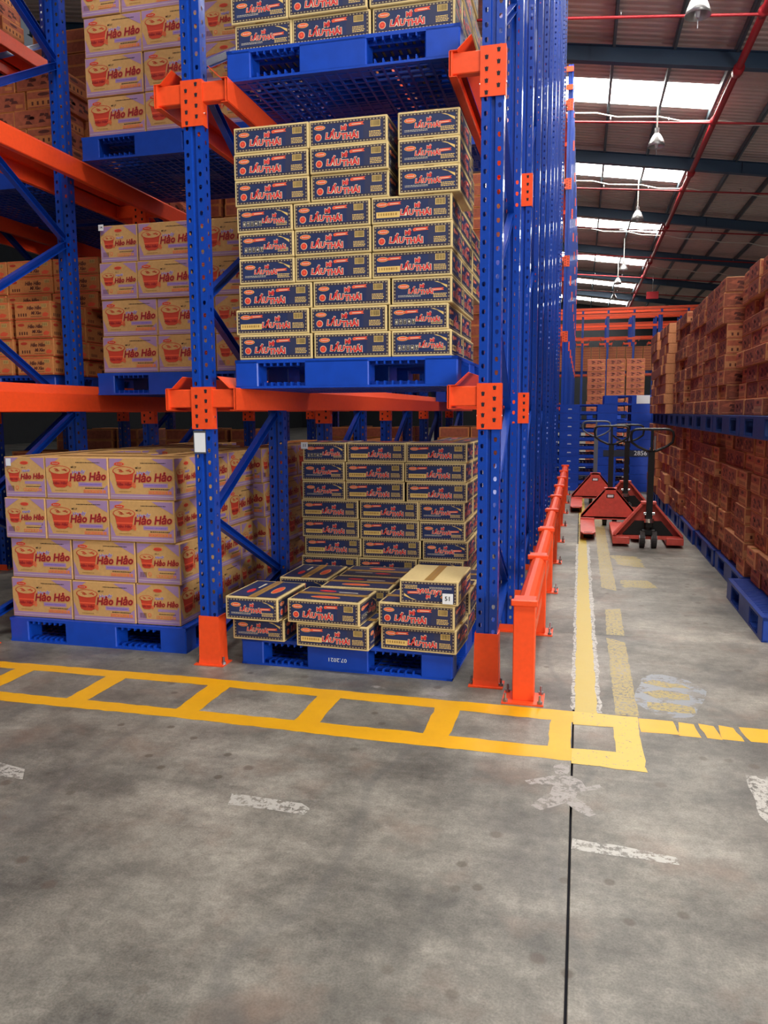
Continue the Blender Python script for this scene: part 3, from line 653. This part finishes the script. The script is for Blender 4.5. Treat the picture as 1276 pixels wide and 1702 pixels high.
def rail(x,s,z,y0,y1,label):
    mb=MB(); t=.0035
    prof=[(s*.168,-.112),(s*.2035,-.112),(s*.2035,0),(s*.168,0),(s*.100,.062)]
    if s<0: prof=prof[::-1]
    mb.sheet(prof,y0,y1,-t if s>0 else -t,ORANGE); o=mb.obj('pallet_rail'); o.location=(x,0,z); tag(o,label,'rack rail','orange pallet rails of the racks'); return o
NR={-.44:5,-1.98:5,-3.52:4,-5.06:3,-6.60:2}
LV=['first','second','third','fourth','fifth']
for x,n in NR.items():
    for k in range(n):
        frame(x,3.9+2.05*k if not(x==-.44 and k==4) else 13.1,H1,UP1,BR1,f'blue rack frame with orange foot, {NTH[k]} from the front, {LINES[x]}','blue perforated rack frames',levels=(1.53,3.08,4.63,6.18,7.73) if k<4 else (1.53,3.08,4.63,6.18),detail=k<4,sides=(-1,) if x==-.44 else (-1,1),tall=k==0,plate=not(x==-.44 and k in (2,3,4)))
    for s in ((-1,) if x==-.44 else (-1,1)):
        for j,z in enumerate((1.53,3.08,4.63,6.18)):
            rail(x,s,z,3.885,3.9+2.05*(n-1)+1.15 if x!=-.44 else 14.2,f'orange rail, {LV[j]} level, {"right" if s>0 else "left"} side of the rack line {LINES[x]}')
# asset tag plate on the second upright (its square code left out)
t=empty('tag_plate',(-1.995,3.896,1.245)); tag(t,'white tag in a metal holder on the blue upright','label')
mb=MB(); mb.box(-.040,.034,-.003,0,-.062,.062,STEEL); mb.obj('holder',t); mb=MB(); mb.box(-.034,.030,-.0045,-.003,-.054,.05,WHITE); mb.obj('paper',t)
# second rack block farther down the aisle
for x,n in ((-.38,8),(-1.92,3)):
    for k in range(n):
        frame(x,17.4+2.6*k,H2,UP2,BR2,f'blue rack frame {NTH[k]} in the farther block, {"aisle side" if x>-1 else "inner line"}','rack frames of the farther block',detail=False,sides=(-1,) if x>-1 else (-1,1))
    for j,z in enumerate((1.53,3.08,4.63,6.18,7.73)):
        for s in ((-1,) if x>-1 else (-1,1)): rail(x,s,z,17.38,17.4+2.6*n-1,f'orange rail in the farther block, {LV[j]} level, {"aisle side" if x>-1 else "inner line, left side" if s<0 else "inner line, right side"}')
for k,(y,z) in enumerate(((17.38,8.3),(17.38,7.95),(20,8.3))):
    mb=MB(); mb.box(-6,.0-.33,y-.03,y-.005,z-.05,z+.05,ORANGE); o=mb.obj('tie_beam'); tag(o,['upper orange tie beam on the front of the farther rack block','lower orange tie beam on the front of the farther rack block','orange tie beam behind the front of the farther rack block'][k],'beam')
# rack block across the end of the warehouse
FX=[-2.6,-1.32,-.04,1.2,2.45,3.75,5.0,6.3]
for i,x in enumerate(FX):
    for k in range(2):
        F=empty('rack_frame',(x,42+3.2*k,0)); tag(F,f'distant blue rack frame, {NTH[k]} row, {NTH[i]} from the left in the end block','rack frame','frames of the end rack block')
        for dy in (0,1.2): link('upright',UPX,F,(0,dy,0))
        mb=MB()
        for q in range(9): mb.bar((0,.05+(q%2)*1.15,.4+q*.65),(0,.05+((q+1)%2)*1.15,.4+(q+1)*.65),.03,.04,BLUE)
        mb.obj('brace',F)
        mb=MB(); mb.box(-.32,.32,-.02,.04,4.98,5.08,ORANGE); mb.box(-.07,.07,-.025,-.02,4.85,5.1,ORANGE); mb.obj('cantilever_arm',F)
        if 0<=i: 
            mb=MB(); mb.box(-.34,-.30,0,1.3,5.0,5.12,ORANGE); mb.box(.30,.34,0,1.3,5.0,5.12,ORANGE); mb.obj('pallet_rail',F)
for k,(y,z) in enumerate([(41.95,6.5),(41.95,6.2),(43.2,6.5),(44.4,6.4),(44.4,5.9),(46.8,6.6),(46.8,6.0),(46.8,5.5),(49,6.5),(49,5.6)]):
    mb=MB(); mb.box(-3,12,y-.05,y,z-.06,z+.06,ORANGE); o=mb.obj('tie_beam'); tag(o,'long orange tie beam across the distant end rack block','beam','tie beams of the end rack block')
# ---------------------------------------------------------------- loads
STUFF={}
def stuffbox(key,kind,x,y,z,o):
    me,w,d,h=CART[kind]; mb=STUFF.setdefault(key,MB())
    a,b=(w/2,d/2) if o%2==0 else (d/2,w/2); base,red=(TANB,REDP) if kind=='K4' else (TANO,REDP2)
    mb.box(x-a+.002,x+a-.002,y-b+.002,y+b-.002,z,z+h-.003,base)
    mb.box(x-a+.02,x+a-.02,y-b+.0005,y-b+.002,z+.012,z+h-.016,red); mb.box(x+a-.002,x+a-.0005,y-b+.02,y+b-.02,z+.012,z+h-.016,red); mb.box(x-a+.0005,x-a+.002,y-b+.02,y+b-.02,z+.012,z+h-.016,red)
def load(kind,x0,y0,z0,nl,pat,stack,group,lean=.0,w=1.2,drop=None,only=None,jit=.004,stuff=None):
    """pat(layer)-> list of (cx,cy,orient,where) measured from the load's front-left corner"""
    h=CART[kind][3]
    for k in range(nl):
        ox,oy=random.uniform(-lean,lean),random.uniform(-lean,lean)*.6
        for (cx,cy,o,wh) in pat(k,nl):
            if drop and drop(k,wh,cx,cy): continue
            lay='top' if k==nl-1 else ORD[k]
            if stuff: stuffbox(stuff,kind,x0+cx+ox,y0+cy+oy,z0+k*h,o); continue
            carton(kind,x0+cx+ox,y0+cy+oy,z0+k*h,o,f'{CNAME[kind][1]}, {wh}, {lay} layer, {stack}',group,jit)
def pat_k1(k,nl):
    L,S=.429,.291; g=1.149
    A=[(S/2,L/2,1,'front left, end-on'),(S+L/2,S/2,0,'front middle'),(S+L*1.5,S/2,0,'front right'),
       (g-S/2,S+L/2,1,'right side middle'),(g-S/2,S+L*1.5,1,'right side rear'),(S/2,L*1.5,1,'left side middle'),(S+L/2,S*1.5,0,'centre'),(L/2,g-S/2,0,'rear left')]
    B=[(L/2,S/2,0,'front left'),(L*1.5,S/2,0,'front middle'),(2*L+S/2,L/2,1,'front right, end-on'),(2*L+S/2,L*1.5,1,'right side middle'),(g-L/2,g-S/2,0,'right side rear'),(S/2,S+L/2,1,'left side middle'),(S/2,S+L*1.5,1,'rear left')]
    return A if k>=nl-2 else B
def pat_k2(form):
    def f(k,nl):
        L,S=.416,.316; t=form[k] 
        if t[0]=='R': # long long short
            r=[(L/2,S/2,t[1],'front left'),(L*1.5,S/2,t[2],'front middle'),(2*L+S/2+(.045 if k>5 and len(form)>8 else 0),L/2,t[3],'front right, end-on'),(2*L+S/2,L*1.5,1,'right side second')]
        else:
            r=[(S/2,L/2,t[1],'front left, end-on'),(S+L/2,S/2,t[2],'front middle'),(S+L*1.5,S/2,t[3],'front right'),(S+2*L-S/2,S+L/2,1,'right side second'),(S+2*L-S/2,S+L*1.5,3,'right side third')]
        return r
    return f
# orient: 0 = badge face out, 2 = yellow-strip face out, 1/3 = short ends
def pat_4x(k,nl):
    L,S=.404,.304
    if k%2: return [(L/2,S/2,0,'front left'),(L*1.5,S/2,0,'front middle'),(2*L+S/2,L/2,1,'front right, end-on'),(2*L+S/2,L*1.5,1,'right side middle'),(2*L+S/2-.05,L*2+S/2,0,'right side rear')]
    return [(S/2,L/2,1,'front left, end-on'),(S+L/2,S/2,0,'front middle'),(S+L*1.5,S/2,0,'front right'),(2*L+S-S/2,S+L/2,1,'right side middle'),(2*L+S-S/2,S+L*1.5,1,'right side rear')]
# left bay, floor
pallet(-2.81,4.60,0,'blue plastic pallet on the floor under the purple cartons')
load('K1',-3.40,4.07,.151,4,pat_k1,'floor pallet under the left bay','purple cartons on the left floor pallet',.012)
pallet(-2.80,5.80,0,'blue plastic pallet behind the floor pallet of purple cartons')
load('K1',-3.36,5.28,.151,4,pat_k1,'rear floor pallet in the left bay','purple cartons on the rear left floor pallet',.012)
pallet(-2.69,5.47,1.53,'blue pallet under purple cartons on the first raised level')
load('K1',-3.25,4.94,1.681,4,pat_k1,'left bay first raised level','purple cartons on the first raised level',.01)
pallet(-2.69,5.42,3.08,'blue pallet under purple cartons on the second raised level')
load('K1',-3.25,4.88,3.231,5,pat_k1,'left bay second raised level','purple cartons on the second raised level',.01)
# centre bay raised loads
pallet(-1.205,4.50,1.53,'bright blue pallet with navy cartons, first raised level of centre bay')
load('K2',-1.79,3.96,1.681,9,pat_k2([('R',0,0,3),('R',2,0,3),('R',0,0,1),('L',1,0,2),('L',3,0,0),('L',3,0,2),('R',0,0,1),('R',0,0,1),('R',0,0,1)]),'centre bay first raised pallet','navy cartons on the first raised pallet',.013)
pallet(-1.205,4.50,3.08,'bright blue pallet seen from below, second raised level of centre bay')
load('K2',-1.79,3.97,3.231,4,pat_k2([('L',1,0,0),('L',1,0,0),('L',3,0,2),('R',0,0,1)]),'centre bay second raised pallet','navy cartons on the second raised pallet',.014)
# centre bay floor
pallet(-1.21,5.66,0,'blue pallet behind, under the tall shaded stack of navy cartons')
load('K2',-1.87,5.12,.151,8,pat_k2([('L',3,2,0),('R',2,2,1),('R',2,2,1),('R',2,2,1),('R',2,2,1),('L',1,2,2),('L',1,2,2),('L',3,2,2)]),'shaded stack behind the centre floor pallet','navy cartons in the shaded stack',.016)
P=pallet(-1.205,4.50,0,'blue pallet on the floor in the centre bay, date printed upside down',rz=-.025)
pt=PR(1,1); pt.text('07.2021',0,0,.030,WHITE,1,0,.0003,1.15,math.pi); mbp=MB(); pt.onto(mbp,(-.035,-.5505,.065),(1,0,0),(0,0,1)); mbp.obj('printed_date',P)
def cb(x,y,lay,o,label,rz=0,flip=False):
    me,w,d,h=CART['K2']; z=.151+lay*h; b=link(CNAME['K2'][0],me,None,(x,y,z),o*math.pi/2+rz); tag(b,label,'carton','loose navy cartons on the centre floor pallet')
    if flip: b.rotation_euler=(math.pi,0,math.pi*(1 if False else 0)+o*math.pi/2+rz); b.location.z=z+h-.002
    return b
cb(-1.695,4.135,0,1,'navy carton, short end out, bottom left corner of the loose pile',-.03)
cb(-1.25,4.03,0,2,'navy carton jutting forward, bottom middle of the loose pile',-.05)
cb(-.79,4.075,0,2,'navy carton at the bottom right corner of the loose pile',-.06)
cb(-1.235,4.37,0,0,'navy carton in the bottom layer behind the jutting one'); cb(-.79,4.43,0,0,'navy carton in the bottom layer, right, second row back'); cb(-1.62,4.56,0,1,'navy carton in the bottom layer, left, second row back'); cb(-1.2,4.72,0,0,'navy carton in the bottom layer, middle, third row back'); cb(-.78,4.78,0,0,'navy carton in the bottom layer, right, third row back')
cb(-1.70,4.06,1,1,'navy carton, short end out, second layer at the left',-.03)
cb(-1.295,4.02,1,0,'navy carton with round badge, second layer, middle front',-.05)
cb(-.80,4.06,1,0,'navy carton with round badge, second layer, right front',-.05)
cb(-1.60,4.60,1,1,'navy carton in the second layer behind the left one')
cb(-1.225,4.36,1,0,'navy carton lying second row back, middle of second layer'); cb(-1.215,4.68,1,2,'navy carton lying third row back, middle of second layer')
cb(-.775,4.40,1,0,'navy carton under the plain-topped one, second row back'); cb(-.77,4.72,1,2,'navy carton in the second layer, right, third row back')
b=cb(-.735,4.10,2,1,'upside-down carton with plain taped top on the loose pile',-.02,True)
def sticker(par,name,w,h,txt,M,size=.03):
    mb=MB(); p=PR(w,h); p.rect(0,0,w,h,WHITE,6)
    if txt: p.text(txt,w/2,h/2,size,INKK,7,0,.0006)
    p.onto(mb,*M); o=mb.obj(name,par); o['label']='small white paper sticker'; return o
def wsticker(near,x,y,z,w,h,txt,size=.03):
    """sticker stuck on the front face of the box nearest to (x,y,z)"""
    best=min((o for o in COL.objects if o.get('category')=='carton'),key=lambda o:(Vector((x,y+.15,z-.06))-o.location).length)
    bpy.context.view_layer.update()
    mi=best.matrix_world.inverted(); O=mi@Vector((x,y,z)); U=(mi.to_3x3()@Vector((1,0,0))); V=(mi.to_3x3()@Vector((0,0,1)))
    return sticker(best,'sticker',w,h,txt,(O,U,V),size)
wsticker(0,-.665,3.888,.425,.055,.055,'51',.032)
wsticker(0,-1.86,5.105,1.155,.05,.045,'11',.028)
wsticker(0,-3.235,4.935,2.64,.04,.04,'14',.022)
wsticker(0,-3.375,4.065,1.09,.035,.045,'',.02)
# far-left lanes: orange-tan cartons and brown loads
pallet(-4.29,5.55,1.53,'blue pallet under orange-tan cartons, far left bay first raised level')
load('K3',-4.83,4.98,1.681,4,lambda k,nl:[(.2+.41*i,.15,0,['front left','front middle','front right'][i]) for i in range(2)]+[(1.0,.2,1,'front right, end-on'),(1.0,.61,1,'right side middle'),(1.0,1.02,1,'right side rear')],'far left bay first raised level','orange-tan cartons on the left',.015)
load('K3',-4.83,5.47,1.681,7,lambda k,nl:[] if k<4 else [(.2,.15,0,'back left'),(.61,.15,0,'back middle'),(1.02,.15,0,'back right'),(1.06,.46,1,'back right side')],'taller back part, far left bay','orange-tan cartons farther back',.01)
pallet(-4.29,6.75,1.53,'blue pallet behind the orange-tan cartons, first raised level')
load('K3',-4.86,6.2,1.681,7,pat_4x,'second pallet of far left bay','orange-tan cartons on the pallet behind',.01)
for zi,(z,nl) in enumerate(((1.53,8),(3.08,9),(4.63,8))):
    for yi,y in enumerate((4.6,5.85)):
        pallet(-5.83,y+.55,z,f'blue pallet in the farthest left lane, {LV[zi]} raised level, {NTH[yi]} from the front')
        load('K5',-6.38,y,z+.151,nl,lambda k,n:[q for q in pat_4x(k,n) if q[0]>.3],f'farthest left lane, {LV[zi]} level, {NTH[yi]} pallet','brown cartons in the farthest left lane',.02,jit=.01)
for yi,y in enumerate((5.3,6.5)):
    pallet(-4.29,y+.55,3.08,f'blue pallet in the far left bay, second raised level, {NTH[yi]} from the front')
    load('K5',-4.84,y,3.231,5,pat_4x,f'far left bay, second level, {NTH[yi]} pallet','brown cartons in the far left bay',.02,jit=.01)
for bi,(bx,nm) in enumerate(((-4.84,'far left bay floor'),(-3.30,'left bay floor, deep inside'))):
    pallet(bx+.55,(5.9,8.6)[bi]+.55,0,f'blue pallet, {nm}')
    load('K5',bx,(5.9,8.6)[bi],.151,7,pat_4x,nm,'brown cartons deep on the floor',.02,stuff='deep')
# farther block loads by the aisle
for j,z in enumerate((0,1.53,3.08,4.63,6.18)):
    pallet(-1.15,18.0,z,f'blue pallet in the farther rack block, {"floor" if j==0 else LV[j-1]+" raised level"}')
    load('K4',-1.72,17.45,z+.151,8,lambda k,nl:[(.2,.15,0,'front left'),(.6,.15,0,'front middle'),(.98,.2,1,'front right'),(.98,.61,1,'right side')],f'farther block, {"floor" if j==0 else LV[j-1]+" level"}','red-brown cartons in the farther block',.015,stuff='block')
# ---------------------------------------------------------------- right-hand wall of cartons
MBs=MB(); cnt=0
def wallload(i,tier,y0,xf,z0,nl):
    global cnt
    me,w,d,h=CART['K4']; tn='upper' if tier else 'lower'
    for k in range(nl):
        ox=random.uniform(-.022,.022)
        if k%2: seq=[.39,.39,.29]
        else: seq=[.29,.39,.39]
        if (i+k)%3==0: seq=seq[::-1]
        y=y0+.04
        for q,L in enumerate(seq):
            dx=random.uniform(-.012,.012)+(.03 if random.random()<.1 else 0)
            ori=1 if L>.3 else 0; dep=.29 if L>.3 else .39
            X=xf+dep/2+ox+dx; Y=y+L/2; 
            if i<=4:
                lay='top' if k==nl-1 else ORD[k]
                end=['near end','middle','far end'][q]
                o=carton('K4',X,Y,z0+k*h,ori+(2 if random.random()<.4 else 0),f'red-brown carton, {lay} layer, {end} of {NTH[i]} pallet, {tn} right wall','cartons stacked along the right side',.003)
            else:
                a,b=(dep/2,L/2); MBs.box(X-a+.003,X+a-.003,Y-b+.003,Y+b-.003,z0+k*h,z0+k*h+h-.004,TANB,.004); MBs.box(X-a+.0005,X-a+.003,Y-b+.012,Y+b-.012,z0+k*h+.01,z0+k*h+h-.014,REDP)
            y+=L+.012
        if i<2:   # deeper rows of the two nearest pallets, seen only past the near end
            for c in (1,2):
                y=y0+.04
                for L in (.39,.39,.29):
                    xc=xf+.42*c+.12+ox; MBs.box(xc-.19,xc+.19,y+.004,y+L-.004,z0+k*h,z0+k*h+h-.004,TANB,.004); MBs.box(xc-.175,xc+.175,y+.002,y+.004,z0+k*h+.01,z0+k*h+h-.014,REDP); y+=L+.01
XF=[1.24,1.21,1.20,1.20,1.17,1.13,1.10]; XU=[1.32,1.31,1.20,1.20,1.18,1.08,1.08]
for i in range(7):
    y0=5.06+1.22*i
    xp=[1.10,1.20,1.19,1.17,1.16,1.14,1.12][i]
    pallet(xp+.55,y0+.6,0,f'blue pallet on the floor under the right wall of cartons, {NTH[i]} from the camera','pallets under the right wall',math.pi/2,PALN)
    pallet(1.13+.55,y0+.6,1.213,f'blue pallet between the two tiers of the right wall, {NTH[i]} from the camera','pallets between the tiers',math.pi/2,PALD)
    wallload(i,0,y0,XF[i],.151,8); wallload(i,1,y0,XU[i],1.364,[10,9,9,9,9,9,9][i])
o=MBs.obj('stacked_carton'); tag(o,'red-brown cartons at the far end and inside of the right wall','cartons','cartons stacked along the right side','stuff')
# ---------------------------------------------------------------- end of the aisle
for k in range(10):
    o=pallet(-.16,14.9,k*.1525,f'blue pallet, {"top" if k==9 else ORD[k]} of the left stack at the aisle end','empty pallets stacked at the aisle end')
    pt=PR(1,1); pt.rect(-.035,-.010,.035,-.003,WHITE,1); pt.rect(-.03,.002,.03,.008,WHITE,1); m=MB(); pt.onto(m,(-.035,-.5505,.07),(1,0,0),(0,0,1)); m.obj('printed_mark',o)
for k in range(11):
    o=pallet(.98,14.9,k*.1525,f'blue pallet, {"top" if k==10 else ORD[k]} of the right stack at the aisle end','empty pallets stacked at the aisle end',0,PALC)
    if k==10:
        m=MB(); m.box(-.06,.16,-.553,-.5505,.004,.146,WHITE); s_=m.obj('paper_sheet',o); s_['label']='white paper sheet'
    if k==4:
        m=MB(); m.box(-.59,.59,-.556,-.5505,.005,.115,mat('dark_grey_band',(40,48,66),.6)); m.obj('dark_band',o)
        p=PR(1,1); p.text('2856',0,0,.11,WHITE,1,0,.001); m=MB(); p.onto(m,(.035,-.5565,.062),(1,0,0),(0,0,1)); m.obj('painted_number',o)
# loads behind the pallet stacks
load_pat=lambda k,nl:[(.2,.15,0,'left column'),(.62,.15,0,'middle column'),(1.04,.15,0,'right column')]
pallet(.72,19.0,0,'blue floor pallet under the three-column stack at the aisle end'); load('K5',.10,18.45,.151,8,load_pat,'lower tier of the three-column stack','three-column stack at the aisle end',.01)
pallet(.72,19.0,1.213,'blue pallet between the tiers of the three-column stack'); load('K5',.10,18.45,1.364,9,load_pat,'upper tier of the three-column stack','three-column stack at the aisle end',.01)
for i,(x,y,nl) in enumerate(((1.9,21.5,8),(2.0,24.5,10))):
    pallet(x+.6,y+.55,0,f'blue floor pallet under the {["nearer","farther"][i]} stack right of the three-column one')
    load('K4',x,y,.151,8,load_pat,'','stacks beyond the aisle end',.02,stuff='beyond')
    pallet(x+.6,y+.55,1.213,f'blue tier pallet of the {["nearer","farther"][i]} stack right of the three-column one')
    load('K4',x,y,1.364,nl,load_pat,'','stacks beyond the aisle end',.02,stuff='beyond')
for i,x in enumerate((-.66,.58,1.83,3.1)):
    pallet(x,42.9,3.30,f'blue pallet under the {NTH[i]} far rack load from the left'); load('K5',x-.58,42.1,3.451,9,load_pat,f'{NTH[i]} far rack load from the left','loads in the end rack block',.01,stuff='end')
    mb=MB(); mb.box(x-.62,x+.62,42.3,42.4,3.2,3.3,ORANGE); mb.box(x-.62,x+.62,43.3,43.4,3.2,3.3,ORANGE); o=mb.obj('load_bar'); tag(o,f'orange beams under the {NTH[i]} far rack load from the left','beam')
# deep loads that fill the lanes behind the front pallets
full=lambda k,nl:[(.2,.15,0,''),(.605,.15,0,''),(1.0,.2,1,''),(1.0,.61,1,''),(.2,.9,0,'')]
for bx in (-1.86,-3.40,-4.94,-6.48):
    for j,z in enumerate((0,1.53,3.08,4.63)):
        for y in ((10.0,) if bx>-4 else (8.6,)):
            if bx<-4 or j>0 or True:
                pallet(bx+.65,y+.55,z,f'blue pallet deep in the lane {["right of the centre line","behind the purple cartons","of the far left bay","farthest left"][[-1.86,-3.40,-4.94,-6.48].index(bx)]}, {"floor" if j==0 else LV[j-1]+" level"}')
                load('K5',bx+.07,y,z+.151,8,full,'','',.02,stuff='lane')
for key,(lb,ct) in {'deep':('brown cartons in shade deep on the left floor','K5'),'end':('pale brown cartons on the distant end racks','K5'),'block':('red-brown cartons in the farther rack block beside the aisle','K4'),'beyond':('red-brown carton stacks right of the three-column stack','K4'),'lane':('dark loads of cartons filling the rack lanes far back','K5')}.items():
    o=STUFF[key].obj('stacked_cartons'); tag(o,lb,'cartons',None,'stuff')
# ---------------------------------------------------------------- guard rail
def guard():
    G=empty('guard_rail',(-.24,3.72,0)); tag(G,'long orange steel guard rail of posts and rounded bars along the lane','guard rail')
    ys=[0,1.22,2.42,3.64,4.88,6.12,7.36,8.6,9.85]
    mp=MB(); mp.box(-.052,.052,0,.10,.006,.50,ORANGE,.004); mp=mp.mesh('post')
    mc=MB(); mc.box(-.064,.064,-.012,.018,.478,.508,ORANGE,.004); mc.box(-.052,.052,-.004,.10,.495,.506,ORANGE); mc=mc.mesh('post_cap')
    mpl=MB(); mpl.box(-.10,.10,-.045,.125,.0005,.008,ORANGE); mpl=mpl.mesh('base_plate')
    for i,y in enumerate(ys):
        po=link('post',mp,G,(0,y,0)); link('post_cap',mc,po); bp_=link('base_plate',mpl,G,(0,y,0))
        for s in (-1,1):
            for t in (-.028,.11): link('anchor_bolt',BOLT,bp_,(s*.082,t,.007))
        if i<len(ys)-1:
            L=ys[i+1]-y-.112; a=[(-.046,.40),(.046,.40),(.046,.455),(.034,.480),(.012,.494),(-.012,.494),(-.034,.480),(-.046,.455)]
            mb=MB(); mb.prism(a,'y',y+.10,y+.10+L,ORANGE); fixn_(mb.obj('top_rail',G))
            mb=MB(); mb.box(-.03,.03,y+.10,y+.10+L,.20,.27,ORANGE,.004); mb.obj('lower_rail',G)
def fixn_(o): fixn(o.data); return o
guard()
# ---------------------------------------------------------------- pallet trucks
def jack(x,y,rz,label,hcol=BLK,hh=1.22,lean=.0):
    """local: handle side at -y, forks towards +y, origin under the steer wheels"""
    J=empty('pallet_truck',(x,y,0),rz); tag(J,label,'pallet truck','hand pallet trucks parked in the lane')
    def P(name,mb,sm=False): return mb.obj(name,J,sm)
    for s in (-1,1):
        mb=MB(); c=s*.265; w=.08
        poly=[(c-w,.10),(c+w,.10),(c+w,1.20),(c+w-.03,1.29),(c-w+.03,1.29),(c-w,1.20)]
        mb.prism(poly,'z',.075,.088,TRUCK); mb.box(c-w,c-w+.006,.10,1.20,.035,.08,TRUCK); mb.box(c+w-.006,c+w,.10,1.20,.035,.08,TRUCK)
        mb.box(c-.045,c+.045,1.215,1.245,.0885,.0895,DARK); o=P('fork',mb)
        mb=MB(); mb.tube([(c-.045,1.06,.038),(c+.045,1.06,.038)],.038,RUB,14); P('load_roller',mb)
        mb=MB(); mb.box(c-.085,c+.085,.0,.13,.03,.105,TRUCK,.006); P('foot_block',mb)
    # triangular A-frame seen from both sides: sheet with folded edges
    tri=[(-.345,.10),(.345,.10),(.345,.13),(.075,.45),(.04,.475),(-.04,.475),(-.075,.45),(-.345,.13)]
    mb=MB(); mb.prism([(a,b) for a,b in tri],'y',.105,.117,TRUCK)
    for s in (-1,1):
        mb.bar((s*.335,.06,.12),(s*.07,.06,.455),.10,.014,TRUCK,(0,1,0)) if False else mb.add([(s*.345,.0,.13),(s*.345,.117,.13),(s*.075,.117,.45),(s*.075,.03,.45),(s*.322,.0,.12),(s*.322,.117,.12),(s*.062,.117,.435),(s*.062,.03,.435)],[(0,1,2,3),(7,6,5,4),(0,3,7,4),(1,5,6,2),(2,6,7,3),(0,4,5,1)],TRUCK)
    mb.box(-.075,.075,.03,.117,.445,.475,TRUCK,.004); mb.box(-.345,.345,.02,.117,.085,.12,TRUCK)
    o=P('triangular_frame',mb)
    mb=MB(); mb.box(-.035,.035,.1175,.120,.36,.39,WHITE); mb.box(-.045,.045,.1172,.1185,.352,.398,BLK); o=P('name_plate',mb)
    mb=MB()
    mb.tube([(0,.02,.17),(0,.02,.34)],.038,BLK,16); mb.tube([(0,.02,.34),(0,.02,.42)],.024,CHROME,14); mb.box(-.07,.07,-.02,.06,.13,.19,BLK,.008); mb.prism([(-.25,.125),(.25,.125),(.13,.27),(-.13,.27)],'y',.05,.10,BLK); P('pump_with_shade_infill',mb)  # pump, plus a black trapezoid standing in for shade inside the frame
    for s in (-1,1):
        mb=MB(); mb.tube([(s*.035,0,.088),(s*.082,0,.088)],.088,RUB,24); w_=P('steer_wheel',mb); mb=MB(); mb.tube([(s*.030,0,.088),(s*.087,0,.088)],.05,STEEL,16); mb.obj('wheel_hub',w_)
    top=Vector((0,-.06-lean,hh)); bot=Vector((0,-.02,.22)); d=(top-bot)
    mb=MB(); k=bot+d*.77; mb.bar(bot,k,.06,.05,hcol,(0,1,0)); P('handle_bar',mb)
    mb=MB(); mb.tube([(0,-.035,.27),(0,-.035,.31)],.05,CHROME,14); mb.tube([(-.055,-.03,.36),(.055,-.03,.36)],.016,CHROME,10); P('pump_joint',mb)
    mb=MB(); K=bot+d*.77; c=top-K
    pr=[(0,0),(-.05,.06),(-.13,.22),(-.195,.42),(-.205,.70),(-.195,.90),(-.165,.98),(-.12,1.0),(.12,1.0),(.165,.98),(.195,.90),(.205,.70),(.195,.42),(.13,.22),(.05,.06),(0,0)]
    mb.tube([K+Vector((a,0,0))+c*b for a,b in pr],.013,hcol,10); P('handle_loop',mb,True)
    mb=MB(); mb.bar(K,K+c,.025,.02,hcol,(0,1,0)); mb.box(.02,.035,K.y-.01,K.y+.01,K.z+.02,K.z+.16,STEEL); P('release_lever',mb)
    return J
jack(.70,8.42,0,'nearest red pallet truck with black handle facing the camera')
jack(.37,10.02,math.pi,'red pallet truck with forks pointing at the camera, second from front',hcol=BLK)
jack(.23,12.42,math.pi,'farthest left red pallet truck with grey handle',hcol=GREYP,hh=1.25)
jack(.60,10.95,.0,'red pallet truck behind the nearest one, mostly hidden')
